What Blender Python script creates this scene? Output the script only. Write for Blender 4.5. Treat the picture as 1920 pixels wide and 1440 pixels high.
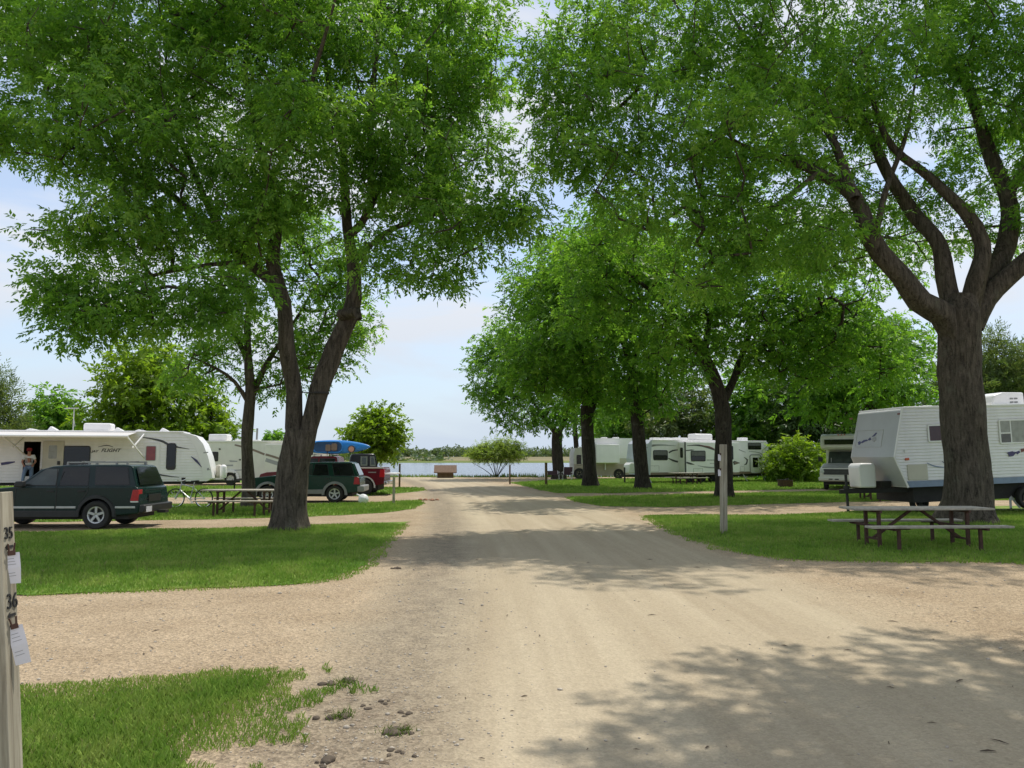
import bpy, bmesh, math, random
import numpy as np
from mathutils import Matrix, Vector

for o in list(bpy.data.objects):
    bpy.data.objects.remove(o)
scn = bpy.context.scene
COL = scn.collection
R = math.radians

# ------------------------------------------------------------------ camera
EYE = 1.8
FPX = 1450.0
PITCH = math.atan(137.0 / FPX)
cam_d = bpy.data.cameras.new("camera")
cam = bpy.data.objects.new("camera", cam_d)
COL.objects.link(cam)
cam.location = (0, 0, EYE)
cam.rotation_euler = (R(90) + PITCH, 0, 0)
cam_d.sensor_width = 36.0
cam_d.lens = FPX / 1920 * 36.0
cam_d.clip_start = 0.05
cam_d.clip_end = 6000
scn.camera = cam

# ------------------------------------------------------------------ light
SUN_AZ = math.atan2(0.62, 0.78)      # from +Y towards +X
SUN_EL = R(64)
world = bpy.data.worlds.new("World")
scn.world = world
world.use_nodes = True
nt = world.node_tree
nt.nodes.clear()
out = nt.nodes.new("ShaderNodeOutputWorld")
bg = nt.nodes.new("ShaderNodeBackground")
bg.inputs[1].default_value = 0.15
sky = nt.nodes.new("ShaderNodeTexSky")
sky.sky_type = 'NISHITA'
sky.sun_disc = False
sky.sun_elevation = SUN_EL
sky.sun_rotation = SUN_AZ
sky.air_density = 1.0
sky.dust_density = 0.1
sky.ozone_density = 2.0
tc = nt.nodes.new("ShaderNodeTexCoord")
mp = nt.nodes.new("ShaderNodeMapping")
mp.inputs['Scale'].default_value = (1.3, 1.3, 6.0)
mp.inputs['Rotation'].default_value = (0.15, 0.1, 0.4)
nz = nt.nodes.new("ShaderNodeTexNoise")
nz.inputs['Scale'].default_value = 2.1
nz.inputs['Detail'].default_value = 6
nz.inputs['Roughness'].default_value = 0.52
nz.inputs['Distortion'].default_value = 0.4
rp = nt.nodes.new("ShaderNodeValToRGB")
rp.color_ramp.elements[0].position = 0.42
rp.color_ramp.elements[0].color = (0.38, 0.38, 0.38, 1)
rp.color_ramp.elements[1].position = 0.60
rp.color_ramp.elements[1].color = (0.97, 0.97, 0.97, 1)
mx = nt.nodes.new("ShaderNodeMix")
mx.data_type = 'RGBA'
mx.inputs['B'].default_value = (4.5, 4.65, 4.95, 1)
L = nt.links.new
L(tc.outputs['Generated'], mp.inputs[0]); L(mp.outputs[0], nz.inputs[0])
L(nz.outputs['Fac'], rp.inputs[0]); L(rp.outputs[0], mx.inputs['Factor'])
L(sky.outputs[0], mx.inputs['A'])
# pale blue haze low over the horizon, the same all the way round
sep = nt.nodes.new("ShaderNodeSeparateXYZ"); L(tc.outputs['Generated'], sep.inputs[0])
hz1 = nt.nodes.new("ShaderNodeMath"); hz1.operation = 'MULTIPLY_ADD'; hz1.use_clamp = True
hz1.inputs[1].default_value = -4.2; hz1.inputs[2].default_value = 0.92
L(sep.outputs[2], hz1.inputs[0])
hz = nt.nodes.new("ShaderNodeMix"); hz.data_type = 'RGBA'; hz.inputs['B'].default_value = (3.15, 3.72, 4.45, 1)
L(hz1.outputs[0], hz.inputs['Factor']); L(mx.outputs['Result'], hz.inputs['A'])
L(hz.outputs['Result'], bg.inputs[0]); L(bg.outputs[0], out.inputs[0])

sun_d = bpy.data.lights.new("sun", 'SUN')
sun_d.energy = 3.0
sun_d.angle = R(0.53)
sun_d.color = (1.0, 0.95, 0.86)
sun = bpy.data.objects.new("sun", sun_d)
COL.objects.link(sun)
SUN_DIR = Vector((math.sin(SUN_AZ) * math.cos(SUN_EL), math.cos(SUN_AZ) * math.cos(SUN_EL), math.sin(SUN_EL)))
sun.rotation_euler = SUN_DIR.to_track_quat('Z', 'Y').to_euler()
sun.location = (20, 20, 40)

scn.view_settings.view_transform = 'Standard'
scn.view_settings.look = 'None'
scn.view_settings.gamma = 1
scn.view_settings.exposure = 0.30
scn.view_settings.use_curve_mapping = False
scn.render.engine = 'CYCLES'
scn.cycles.use_denoising = True
scn.cycles.max_bounces = 7
scn.cycles.diffuse_bounces = 4
scn.cycles.glossy_bounces = 3
scn.cycles.transmission_bounces = 4
scn.cycles.transparent_max_bounces = 6
scn.cycles.caustics_reflective = False
scn.cycles.caustics_refractive = False

# ------------------------------------------------------------------ geometry helpers
CP, SP = math.cos(PITCH), math.sin(PITCH)


def ray(u, v):
    x = (u - 960) / FPX
    y = (720 - v) / FPX
    return Vector((x, CP - y * SP, SP + y * CP))


def G(u, v, z=0.0):
    """ground point seen in the photograph at u, v"""
    d = ray(u, v)
    t = (z - EYE) / d.z
    return Vector((d.x * t, d.y * t, z))


def P(u, v, Y):
    d = ray(u, v)
    t = Y / d.y
    return Vector((d.x * t, Y, EYE + d.z * t))


def vnoise(x, y, seed=0):
    """smooth 2-D value noise, numpy, 0..1"""
    x = np.asarray(x, float); y = np.asarray(y, float)
    xi = np.floor(x).astype(np.int64); yi = np.floor(y).astype(np.int64)
    fx = x - xi; fy = y - yi
    fx = fx * fx * (3 - 2 * fx); fy = fy * fy * (3 - 2 * fy)

    def h(a, b):
        n = (a * 374761393 + b * 668265263 + seed * 982451653) & 0x7fffffff
        n = ((n ^ (n >> 13)) * 1274126177) & 0x7fffffff
        n = (n ^ (n >> 16)) & 0xffff
        return n / 65535.0
    return (h(xi, yi) * (1 - fx) + h(xi + 1, yi) * fx) * (1 - fy) + (h(xi, yi + 1) * (1 - fx) + h(xi + 1, yi + 1) * fx) * fy


def np_mesh(name, verts, faces, smooth=False):
    """mesh from arrays: verts (n,3), faces (m,k)"""
    me = bpy.data.meshes.new(name)
    n, (m, k) = len(verts), faces.shape
    me.vertices.add(n)
    me.vertices.foreach_set("co", np.ascontiguousarray(verts, dtype=np.float32).ravel())
    me.loops.add(m * k)
    me.loops.foreach_set("vertex_index", np.ascontiguousarray(faces, dtype=np.int32).ravel())
    me.polygons.add(m)
    me.polygons.foreach_set("loop_start", np.arange(0, m * k, k, dtype=np.int32))
    if smooth:
        me.polygons.foreach_set("use_smooth", np.ones(m, dtype=bool))
    me.update(calc_edges=True)
    me.validate()
    return me


def link(name, me, parent=None, mats=()):
    o = bpy.data.objects.new(name, me)
    for m in mats if isinstance(mats, (list, tuple)) else (mats,):
        me.materials.append(m)
    COL.objects.link(o)
    if parent is not None:
        o.parent = parent
    return o


def thing(name, label, cat, loc=(0, 0, 0), rz=0.0, group=None, ry=0.0):
    o = bpy.data.objects.new(name, None)
    o.empty_display_size = 0.2
    COL.objects.link(o)
    o.location = loc
    o.rotation_euler = (0, ry, rz)
    o['label'] = label
    o['category'] = cat
    if group:
        o['group'] = group
    return o


def tag(o, label=None, cat=None, group=None, kind=None):
    if label: o['label'] = label
    if cat: o['category'] = cat
    if group: o['group'] = group
    if kind: o['kind'] = kind
    return o


def mat_of(T):
    return Matrix.Translation(T.location) @ T.rotation_euler.to_matrix().to_4x4()


def loc_of(T, u, v, y=0.0):
    """point of T's own plane (local y) seen at u, v: returns local x, z"""
    Mi = mat_of(T).inverted()
    o = Mi @ Vector((0, 0, EYE))
    d = (Mi.to_3x3() @ ray(u, v))
    t = (y - o.y) / d.y
    p = o + d * t
    return p.x, p.z


class MB:
    def __init__(s):
        s.v = []; s.f = []

    def add(s, vs, fs):
        b = len(s.v)
        s.v += [tuple(p) for p in vs]
        s.f += [tuple(i + b for i in f) for f in fs]
        return s

    def box(s, x0, x1, y0, y1, z0, z1):
        return s.add([(x0, y0, z0), (x1, y0, z0), (x1, y1, z0), (x0, y1, z0), (x0, y0, z1), (x1, y0, z1), (x1, y1, z1), (x0, y1, z1)],
                     [(0, 3, 2, 1), (4, 5, 6, 7), (0, 1, 5, 4), (1, 2, 6, 5), (2, 3, 7, 6), (3, 0, 4, 7)])

    def prism(s, poly, y0, y1):
        """poly of (x, z), counter-clockwise seen from -y; y may be a number or a function of z"""
        n = len(poly)
        f0 = y0 if callable(y0) else (lambda z: y0)
        f1 = y1 if callable(y1) else (lambda z: y1)
        a = [(x, f0(z), z) for x, z in poly]
        b = [(x, f1(z), z) for x, z in poly]
        fs = [tuple(range(n)), tuple(range(2 * n - 1, n - 1, -1))]
        for i in range(n):
            j = (i + 1) % n
            fs.append((j, i, n + i, n + j))
        return s.add(a + b, fs)

    def xprism(s, poly, x0, x1):
        """poly of (y, z) extruded along x"""
        n = len(poly)
        a = [(x0, y, z) for y, z in poly]; b = [(x1, y, z) for y, z in poly]
        fs = [tuple(range(n - 1, -1, -1)), tuple(range(n, 2 * n))]
        for i in range(n):
            j = (i + 1) % n
            fs.append((i, j, n + j, n + i))
        return s.add(a + b, fs)

    def bar(s, p, q, w, h=None, up=(0, 0, 1)):
        p = Vector(p); q = Vector(q); h = h or w
        d = (q - p).normalized()
        u = Vector(up)
        if abs(d.dot(u)) > 0.98: u = Vector((0, 1, 0))
        sd = d.cross(u).normalized(); u = sd.cross(d)
        vs = []
        for c in (p, q):
            for a, b in ((-1, -1), (1, -1), (1, 1), (-1, 1)):
                vs.append(c + sd * a * w / 2 + u * b * h / 2)
        return s.add(vs, [(0, 1, 2, 3), (7, 6, 5, 4), (0, 4, 5, 1), (1, 5, 6, 2), (2, 6, 7, 3), (3, 7, 4, 0)])

    def tube(s, pts, rad, n=8, cap=True):
        pts = [Vector(p) for p in pts]
        if not isinstance(rad, (list, tuple)): rad = [rad] * len(pts)
        vs = []; fs = []
        ref = None
        for i, p in enumerate(pts):
            d = (pts[min(i + 1, len(pts) - 1)] - pts[max(i - 1, 0)]).normalized()
            if ref is None:
                ref = Vector((0, 0, 1)) if abs(d.z) < 0.9 else Vector((1, 0, 0))
            a = (ref - d * ref.dot(d)).normalized(); b = d.cross(a)
            ref = a
            for k in range(n):
                t = 2 * math.pi * k / n
                vs.append(p + (a * math.cos(t) + b * math.sin(t)) * rad[i])
        for i in range(len(pts) - 1):
            for k in range(n):
                k2 = (k + 1) % n
                fs.append((i * n + k, i * n + k2, (i + 1) * n + k2, (i + 1) * n + k))
        if cap:
            fs.append(tuple(range(n - 1, -1, -1)))
            fs.append(tuple((len(pts) - 1) * n + k for k in range(n)))
        return s.add(vs, fs)

    def lathe(s, prof, c=(0, 0, 0), axis='y', n=24):
        """prof: list of (radius, along) revolved about an axis through c"""
        vs = []; fs = []
        for r, a in prof:
            for k in range(n):
                t = 2 * math.pi * k / n
                p = (r * math.cos(t), a, r * math.sin(t)) if axis == 'y' else (r * math.cos(t), r * math.sin(t), a)
                vs.append((p[0] + c[0], p[1] + c[1], p[2] + c[2]))
        for i in range(len(prof) - 1):
            for k in range(n):
                k2 = (k + 1) % n
                q = (i * n + k, (i + 1) * n + k, (i + 1) * n + k2, i * n + k2)
                fs.append(q if axis == 'y' else q[::-1])
        return s.add(vs, fs)

    def build(s, name, mat, parent=None, smooth=30, bevel=0, seg=2):
        me = bpy.data.meshes.new(name)
        me.from_pydata(s.v, [], s.f)
        me.update()
        bm = bmesh.new(); bm.from_mesh(me)
        bmesh.ops.recalc_face_normals(bm, faces=bm.faces)
        bm.to_mesh(me); bm.free()
        if smooth:
            me.polygons.foreach_set("use_smooth", np.ones(len(me.polygons), dtype=bool))
            me.set_sharp_from_angle(angle=R(smooth))
        o = link(name, me, parent, mat)
        if bevel:
            b = o.modifiers.new("bevel", 'BEVEL')
            b.width = bevel; b.segments = seg; b.limit_method = 'ANGLE'; b.angle_limit = R(35)
            b.harden_normals = False
        return o


def rr(x0, x1, z0, z1, r=0.05, n=4):
    """rounded rectangle (x, z), counter-clockwise"""
    r = min(r, (x1 - x0) / 2.01, (z1 - z0) / 2.01)
    pts = []
    for cx, cz, a0 in ((x1 - r, z1 - r, 0), (x0 + r, z1 - r, 90), (x0 + r, z0 + r, 180), (x1 - r, z0 + r, 270)):
        for i in range(n + 1):
            a = R(a0 + 90 * i / n)
            pts.append((cx + r * math.cos(a), cz + r * math.sin(a)))
    return pts


def ring(mb, poly_o, poly_i, y0, y1):
    """frame between two polygons with the same number of points, from y0 (back) to y1 (front)"""
    n = len(poly_o)
    vs = [(x, y0, z) for x, z in poly_o] + [(x, y1, z) for x, z in poly_o] + [(x, y1, z) for x, z in poly_i] + [(x, y0, z) for x, z in poly_i]
    fs = []
    for i in range(n):
        j = (i + 1) % n
        fs += [(i, j, n + j, n + i), (n + i, n + j, 2 * n + j, 2 * n + i), (2 * n + i, 2 * n + j, 3 * n + j, 3 * n + i)]
    return mb.add(vs, fs)


# ------------------------------------------------------------------ materials
def new_mat(name):
    m = bpy.data.materials.new(name)
    m.use_nodes = True
    m.node_tree.nodes.clear()
    return m, m.node_tree


def N(t, kind, **kw):
    n = t.nodes.new(kind)
    for k, v in kw.items():
        if hasattr(n, k): setattr(n, k, v)
        else: n.inputs[k.replace('_', ' ')].default_value = v
    return n


def noise(t, vec, scale, detail=4, rough=0.55, dist=0.0):
    n = N(t, "ShaderNodeTexNoise", Scale=scale, Detail=detail, Roughness=rough, Distortion=dist)
    t.links.new(vec, n.inputs['Vector'])
    return n.outputs['Fac']


def mapped(t, vec, scale=(1, 1, 1), rot=(0, 0, 0)):
    m = N(t, "ShaderNodeMapping")
    m.inputs['Scale'].default_value = scale; m.inputs['Rotation'].default_value = rot
    t.links.new(vec, m.inputs['Vector'])
    return m.outputs[0]


def ramp(t, fac, stops):
    n = N(t, "ShaderNodeValToRGB")
    e = n.color_ramp.elements
    while len(e) < len(stops): e.new(0.5)
    for el, (p, c) in zip(e, stops):
        el.position = p
        el.color = (c, c, c, 1) if isinstance(c, (int, float)) else (*c, 1)
    t.links.new(fac, n.inputs[0])
    return n.outputs[0]


def mixc(t, fac, a, b, mode='MIX'):
    n = N(t, "ShaderNodeMix", data_type='RGBA', blend_type=mode)
    for s, x in (('Factor', fac), ('A', a), ('B', b)):
        if hasattr(x, 'is_output') or isinstance(x, bpy.types.NodeSocket): t.links.new(x, n.inputs[s])
        elif isinstance(x, (int, float)): n.inputs[s].default_value = x
        else: n.inputs[s].default_value = (*x, 1)
    return n.outputs['Result']


def mathn(t, op, a, b=0.0, clamp=False):
    n = N(t, "ShaderNodeMath", operation=op, use_clamp=clamp)
    for i, x in enumerate((a, b)):
        if isinstance(x, bpy.types.NodeSocket): t.links.new(x, n.inputs[i])
        else: n.inputs[i].default_value = x
    return n.outputs[0]


def bump(t, h, strength=0.3, dist=0.01):
    n = N(t, "ShaderNodeBump", Strength=strength, Distance=dist)
    t.links.new(h, n.inputs['Height'])
    return n.outputs[0]


def finish(t, color, rough=0.6, normal=None, metal=0.0, spec=0.5, coat=0.0):
    b = N(t, "ShaderNodeBsdfPrincipled")
    o = N(t, "ShaderNodeOutputMaterial")
    for s, x in (('Base Color', color), ('Roughness', rough), ('Metallic', metal)):
        if isinstance(x, bpy.types.NodeSocket): t.links.new(x, b.inputs[s])
        elif isinstance(x, (int, float)): b.inputs[s].default_value = x
        else: b.inputs[s].default_value = (*x, 1)
    b.inputs['Specular IOR Level'].default_value = spec
    b.inputs['Coat Weight'].default_value = coat
    if normal is not None: t.links.new(normal, b.inputs['Normal'])
    t.links.new(b.outputs[0], o.inputs[0])
    return b


def paint(name, c, rough=0.4, var=0.12, scale=3.0, metal=0.0, spec=0.5, coat=0.0, dirt=0.0, bumpy=0.0):
    """painted / plain surface with a little procedural unevenness and grime"""
    m, t = new_mat(name)
    co = N(t, "ShaderNodeTexCoord").outputs['Object']
    f = noise(t, co, scale, 5)
    lo = tuple(x * (1 - var) for x in c); hi = tuple(min(1, x * (1 + var)) for x in c)
    col = mixc(t, ramp(t, f, ((0.3, 0.0), (0.7, 1.0))), lo, hi)
    if dirt:
        g = ramp(t, noise(t, mapped(t, co, (1.5, 1.5, 0.4)), 2.2, 6, 0.65), ((0.45, 0.0), (0.8, dirt)))
        col = mixc(t, g, col, tuple(x * 0.45 + y for x, y in zip(c, (0.03, 0.025, 0.015))))
    rg = mathn(t, 'ADD', mathn(t, 'MULTIPLY', noise(t, co, scale * 2.3, 4), 0.16), rough - 0.08)
    nrm = bump(t, noise(t, co, scale * 14, 3), 0.25, bumpy) if bumpy else None
    finish(t, col, rg, nrm, metal, spec, coat)
    return m

def dirt_material():
    m, t = new_mat("packed_dirt_and_gravel")
    co = N(t, "ShaderNodeTexCoord").outputs['Object']
    sp = N(t, "ShaderNodeSeparateXYZ"); t.links.new(co, sp.inputs[0])
    x, y = sp.outputs[0], sp.outputs[1]
    xc = mathn(t, 'ADD', mathn(t, 'ADD', x, mathn(t, 'MULTIPLY', mathn(t, 'MULTIPLY', y, y), 0.002)), -1.6)
    wob = mathn(t, 'MULTIPLY', mathn(t, 'SUBTRACT', noise(t, co, 0.55, 4), 0.5), 2.4)
    d = mathn(t, 'ADD', mathn(t, 'ABSOLUTE', xc), wob)
    road = ramp(t, mathn(t, 'MULTIPLY', d, 0.1), ((0.23, 1.0), (0.36, 0.0)))
    # tracks run along the road
    cmb = N(t, "ShaderNodeCombineXYZ")
    t.links.new(xc, cmb.inputs[0]); t.links.new(mathn(t, 'MULTIPLY', y, 0.045), cmb.inputs[1])
    streak = noise(t, cmb.outputs[0], 1.6, 6, 0.6)
    tan = mixc(t, ramp(t, streak, ((0.33, 0.0), (0.7, 1.0))), (0.385, 0.312, 0.212), (0.505, 0.425, 0.300))
    rut = noise(t, mapped(t, cmb.outputs[0], (1, .55, 1)), 4.2, 5, 0.65)
    tan = mixc(t, ramp(t, rut, ((0.52, 0.0), (0.75, 0.35))), tan, (0.33, 0.27, 0.185))
    tan = mixc(t, ramp(t, noise(t, co, 1.3, 6, 0.7), ((0.5, 0.0), (0.75, 0.35))), tan, (0.36, 0.295, 0.21))
    # loose pinkish gravel
    patch = noise(t, co, 0.8, 5, 0.6)
    grav = mixc(t, ramp(t, patch, ((0.35, 0.0), (0.7, 1.0))), (0.39, 0.295, 0.192), (0.49, 0.382, 0.258))
    vo = N(t, "ShaderNodeTexVoronoi", Scale=42.0); t.links.new(co, vo.inputs['Vector'])
    vo2 = N(t, "ShaderNodeTexVoronoi", Scale=110.0); t.links.new(co, vo2.inputs['Vector'])
    sepc = N(t, "ShaderNodeSeparateColor"); t.links.new(vo.outputs['Color'], sepc.inputs[0])
    sepd = N(t, "ShaderNodeSeparateColor"); t.links.new(vo2.outputs['Color'], sepd.inputs[0])
    sp1 = ramp(t, sepc.outputs[0], ((0.0, 0.60), (0.5, 0.98), (1.0, 1.28)))
    sp2 = ramp(t, sepd.outputs[0], ((0.0, 0.66), (0.5, 1.0), (1.0, 1.26)))
    speck = mixc(t, 1.0, sp1, sp2, 'MULTIPLY')
    grav = mixc(t, 0.72, grav, mixc(t, 1.0, grav, speck, 'MULTIPLY'))
    tan = mixc(t, 0.22, tan, mixc(t, 1.0, tan, speck, 'MULTIPLY'))
    # darker churned shoulders either side of the packed part
    sh = ramp(t, mathn(t, 'MULTIPLY', mathn(t, 'ADD', mathn(t, 'ABSOLUTE', mathn(t, 'ADD', xc, 2.5)), mathn(t, 'MULTIPLY', wob, 0.25)), 0.1), ((0.02, 0.85), (0.085, 0.0)))
    shn = ramp(t, noise(t, co, 3.5, 6, 0.7), ((0.28, 0.35), (0.58, 1.0)))
    col = mixc(t, road, grav, tan)
    soil = mixc(t, 0.85, (0.25, 0.205, 0.148), mixc(t, 1.0, (0.25, 0.205, 0.148), speck, 'MULTIPLY'))
    col = mixc(t, mathn(t, 'MULTIPLY', sh, shn), col, soil)
    # churned dark soil in the corner where the near lawn meets the road
    ch = mathn(t, 'MULTIPLY', ramp(t, mathn(t, 'MULTIPLY', mathn(t, 'ABSOLUTE', mathn(t, 'ADD', x, 1.15)), 0.5), ((0.15, 1.0), (0.55, 0.0))), ramp(t, mathn(t, 'MULTIPLY', mathn(t, 'ADD', y, wob), 0.1), ((0.55, 1.0), (0.72, 0.0))))
    chn = ramp(t, noise(t, co, 6.0, 6, 0.75), ((0.42, 0.0), (0.62, 0.85)))
    col = mixc(t, mathn(t, 'MULTIPLY', ch, chn), col, mixc(t, 1.0, (0.20, 0.155, 0.11), speck, 'MULTIPLY'))
    # scattered dark leaf litter
    lit = ramp(t, noise(t, mapped(t, co, (9, 22, 9)), 1.0, 3, 0.5), ((0.70, 0.0), (0.76, 0.55)))
    col = mixc(t, lit, col, (0.17, 0.13, 0.085))
    h = mathn(t, 'ADD', mathn(t, 'MULTIPLY', vo.outputs['Distance'], 0.7), mathn(t, 'MULTIPLY', noise(t, co, 9, 6, 0.7), 1.3))
    hr = mathn(t, 'MULTIPLY', h, mathn(t, 'SUBTRACT', 1.15, mathn(t, 'MULTIPLY', road, 0.72)))
    finish(t, col, 0.95, bump(t, hr, 0.85, 0.022), 0, 0.15)
    return m


def grass_material(name, leaf=False, tone=1.0):
    m, t = new_mat(name)
    co = N(t, "ShaderNodeTexCoord").outputs['Object']
    a = noise(t, co, 0.55, 5, 0.6)
    b = noise(t, co, 7.0, 5, 0.7)
    f = mathn(t, 'ADD', mathn(t, 'MULTIPLY', a, 0.42), mathn(t, 'MULTIPLY', b, 0.26))
    f = mathn(t, 'ADD', f, mathn(t, 'MULTIPLY', noise(t, co, 2.1, 4, 0.6), 0.32))
    k = tone
    col = ramp(t, f, ((0.41, (0.052 * k, 0.118 * k, 0.014 * k)), (0.5, (0.100 * k, 0.168 * k, 0.024 * k)), (0.60, (0.180 * k, 0.215 * k, 0.055 * k))))
    if leaf:
        g = N(t, "ShaderNodeNewGeometry")
        rnd = g.outputs['Random Per Island']
        col = mixc(t, ramp(t, rnd, ((0.0, 0.0), (1.0, 0.55))), col, (0.17 * k, 0.235 * k, 0.055 * k))
        col = mixc(t, ramp(t, rnd, ((0.9, 0.0), (0.97, 0.7))), col, (0.30, 0.26, 0.13))
        d = N(t, "ShaderNodeBsdfDiffuse"); t.links.new(col, d.inputs[0])
        tr = N(t, "ShaderNodeBsdfTranslucent"); t.links.new(mixc(t, 0.5, col, (0.20, 0.30, 0.04)), tr.inputs[0])
        ms = N(t, "ShaderNodeMixShader"); ms.inputs[0].default_value = 0.35
        t.links.new(d.outputs[0], ms.inputs[1]); t.links.new(tr.outputs[0], ms.inputs[2])
        o = N(t, "ShaderNodeOutputMaterial"); t.links.new(ms.outputs[0], o.inputs[0])
    else:
        thin = ramp(t, noise(t, co, 1.7, 6, 0.7), ((0.62, 0.0), (0.78, 0.6)))
        col = mixc(t, thin, col, (0.20, 0.19, 0.09))
        finish(t, col, 0.9, bump(t, noise(t, co, 35, 4, 0.8), 0.9, 0.03), 0, 0.2)
    return m


def leaf_material(name, dark, mid, light, trans=0.5):
    m, t = new_mat(name)
    co = N(t, "ShaderNodeTexCoord").outputs['Object']
    g = N(t, "ShaderNodeNewGeometry")
    rnd = g.outputs['Random Per Island']
    a = noise(t, co, 0.55, 3, 0.6)
    a2 = noise(t, co, 1.7, 2, 0.5)
    f = mathn(t, 'ADD', mathn(t, 'ADD', mathn(t, 'MULTIPLY', a, 0.5), mathn(t, 'MULTIPLY', a2, 0.42)), mathn(t, 'MULTIPLY', rnd, 0.16))
    col = ramp(t, f, ((0.40, dark), (0.54, mid), (0.70, light)))
    d = N(t, "ShaderNodeBsdfPrincipled", Roughness=0.5)
    t.links.new(col, d.inputs['Base Color'])
    d.inputs['Specular IOR Level'].default_value = 0.28
    tr = N(t, "ShaderNodeBsdfTranslucent")
    t.links.new(mixc(t, 1.0, col, (2.25, 2.25, 0.95), 'MULTIPLY'), tr.inputs[0])
    ms = N(t, "ShaderNodeMixShader"); ms.inputs[0].default_value = trans
    t.links.new(d.outputs[0], ms.inputs[1]); t.links.new(tr.outputs[0], ms.inputs[2])
    o = N(t, "ShaderNodeOutputMaterial"); t.links.new(ms.outputs[0], o.inputs[0])
    return m


def bark_material(name, dark, light):
    m, t = new_mat(name)
    co = N(t, "ShaderNodeTexCoord").outputs['Object']
    v = mapped(t, co, (11, 11, 1.9))
    r1 = noise(t, v, 1.0, 6, 0.65, 1.0)
    r2 = noise(t, co, 26, 4, 0.6)
    f = mathn(t, 'ADD', mathn(t, 'MULTIPLY', r1, 0.75), mathn(t, 'MULTIPLY', r2, 0.25))
    col = ramp(t, f, ((0.36, dark), (0.62, light)))
    moss = ramp(t, noise(t, co, 1.6, 5, 0.65), ((0.58, 0.0), (0.75, 0.5)))
    col = mixc(t, moss, col, (0.19, 0.19, 0.14))
    finish(t, col, 0.95, bump(t, f, 1.0, 0.07), 0, 0.15)
    return m


def water_material():
    m, t = new_mat("lake_water")
    co = N(t, "ShaderNodeTexCoord").outputs['Object']
    h = mathn(t, 'ADD', noise(t, mapped(t, co, (0.8, 2.4, 1)), 1.0, 5, 0.6), mathn(t, 'MULTIPLY', noise(t, mapped(t, co, (0.05, 0.16, 1)), 1.0, 3), 2.0))
    finish(t, (0.13, 0.16, 0.21), 0.12, bump(t, h, 0.55, 0.25), 0, 0.6)
    return m


M = {}
M['dirt'] = dirt_material()
M['lawn'] = grass_material("lawn_turf", False, 1.55)
M['blade'] = grass_material("grass_blades", True, 2.15)
M['reed'] = grass_material("reed_blades", True, 1.6)
M['ash'] = leaf_material("ash_leaf", (0.064, 0.150, 0.022), (0.122, 0.252, 0.040), (0.225, 0.355, 0.072))
M['maple'] = leaf_material("maple_leaf", (0.058, 0.138, 0.020), (0.104, 0.222, 0.032), (0.185, 0.305, 0.056))
M['bright'] = leaf_material("bright_leaf", (0.080, 0.145, 0.013), (0.135, 0.22, 0.020), (0.20, 0.29, 0.04))
M['willow'] = leaf_material("willow_leaf", (0.11, 0.18, 0.035), (0.18, 0.255, 0.055), (0.27, 0.34, 0.09))
M['pine'] = leaf_material("pine_needle", (0.065, 0.11, 0.038), (0.10, 0.15, 0.052), (0.15, 0.18, 0.07), 0.38)
M['spruce'] = leaf_material("spruce_needle", (0.030, 0.065, 0.018), (0.055, 0.105, 0.026), (0.10, 0.16, 0.04), 0.28)
M['far'] = leaf_material("far_wood_leaf", (0.055, 0.095, 0.038), (0.085, 0.13, 0.055), (0.13, 0.17, 0.075), 0.25)
M['bark'] = bark_material("grey_brown_bark", (0.034, 0.029, 0.023), (0.145, 0.122, 0.095))
M['bark_dark'] = bark_material("dark_bark", (0.020, 0.017, 0.014), (0.075, 0.064, 0.051))
M['water'] = water_material()


def field_material():
    m, t = new_mat("marsh_field")
    co = N(t, "ShaderNodeTexCoord").outputs['Object']
    sp = N(t, "ShaderNodeSeparateXYZ"); t.links.new(co, sp.inputs[0])
    yy = mathn(t, 'ADD', sp.outputs[1], mathn(t, 'MULTIPLY', noise(t, mapped(t, co, (0.012, 0.03, 1)), 1.0, 4), 140.0))
    f = mathn(t, 'MULTIPLY', mathn(t, 'SUBTRACT', yy, 340.0), 1 / 300.0)
    col = ramp(t, f, ((0.10, (0.10, 0.155, 0.03)), (0.32, (0.17, 0.19, 0.055)), (0.48, (0.27, 0.22, 0.13)), (0.85, (0.22, 0.19, 0.11))))
    col = mixc(t, ramp(t, noise(t, mapped(t, co, (0.05, 0.2, 1)), 1.0, 5, 0.7), ((0.4, 0.0), (0.7, 0.5))), col, (0.12, 0.13, 0.05))
    finish(t, col, 0.95, None, 0, 0.1)
    return m


M['field'] = field_material()


# ------------------------------------------------------------------ ground
def grid_sheet(name, mat, xs, ys, zf):
    X, Y = np.meshgrid(xs, ys)
    Z = zf(X, Y)
    v = np.stack([X.ravel(), Y.ravel(), Z.ravel()], 1)
    nx, ny = len(xs), len(ys)
    i = np.arange(nx * ny).reshape(ny, nx)
    f = np.stack([i[:-1, :-1].ravel(), i[:-1, 1:].ravel(), i[1:, 1:].ravel(), i[1:, :-1].ravel()], 1)
    o = link(name, np_mesh(name, v, f, True), None, mat)
    o['kind'] = 'structure'
    return o


SHORE = 70.0


def base_z(X, Y):
    bank = np.clip((Y - SHORE - 2.0 * vnoise(X * 0.15, X * 0 + 3.3, 4)) / 3.5, 0, 1)
    bumps = (vnoise(X * 1.7, Y * 1.7, 7) - 0.5) * 0.010 + (vnoise(X * 5, Y * 5, 8) - 0.5) * 0.005
    return bumps * np.clip(1.2 - Y / 40, 0, 1) - 1.4 * bank


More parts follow.
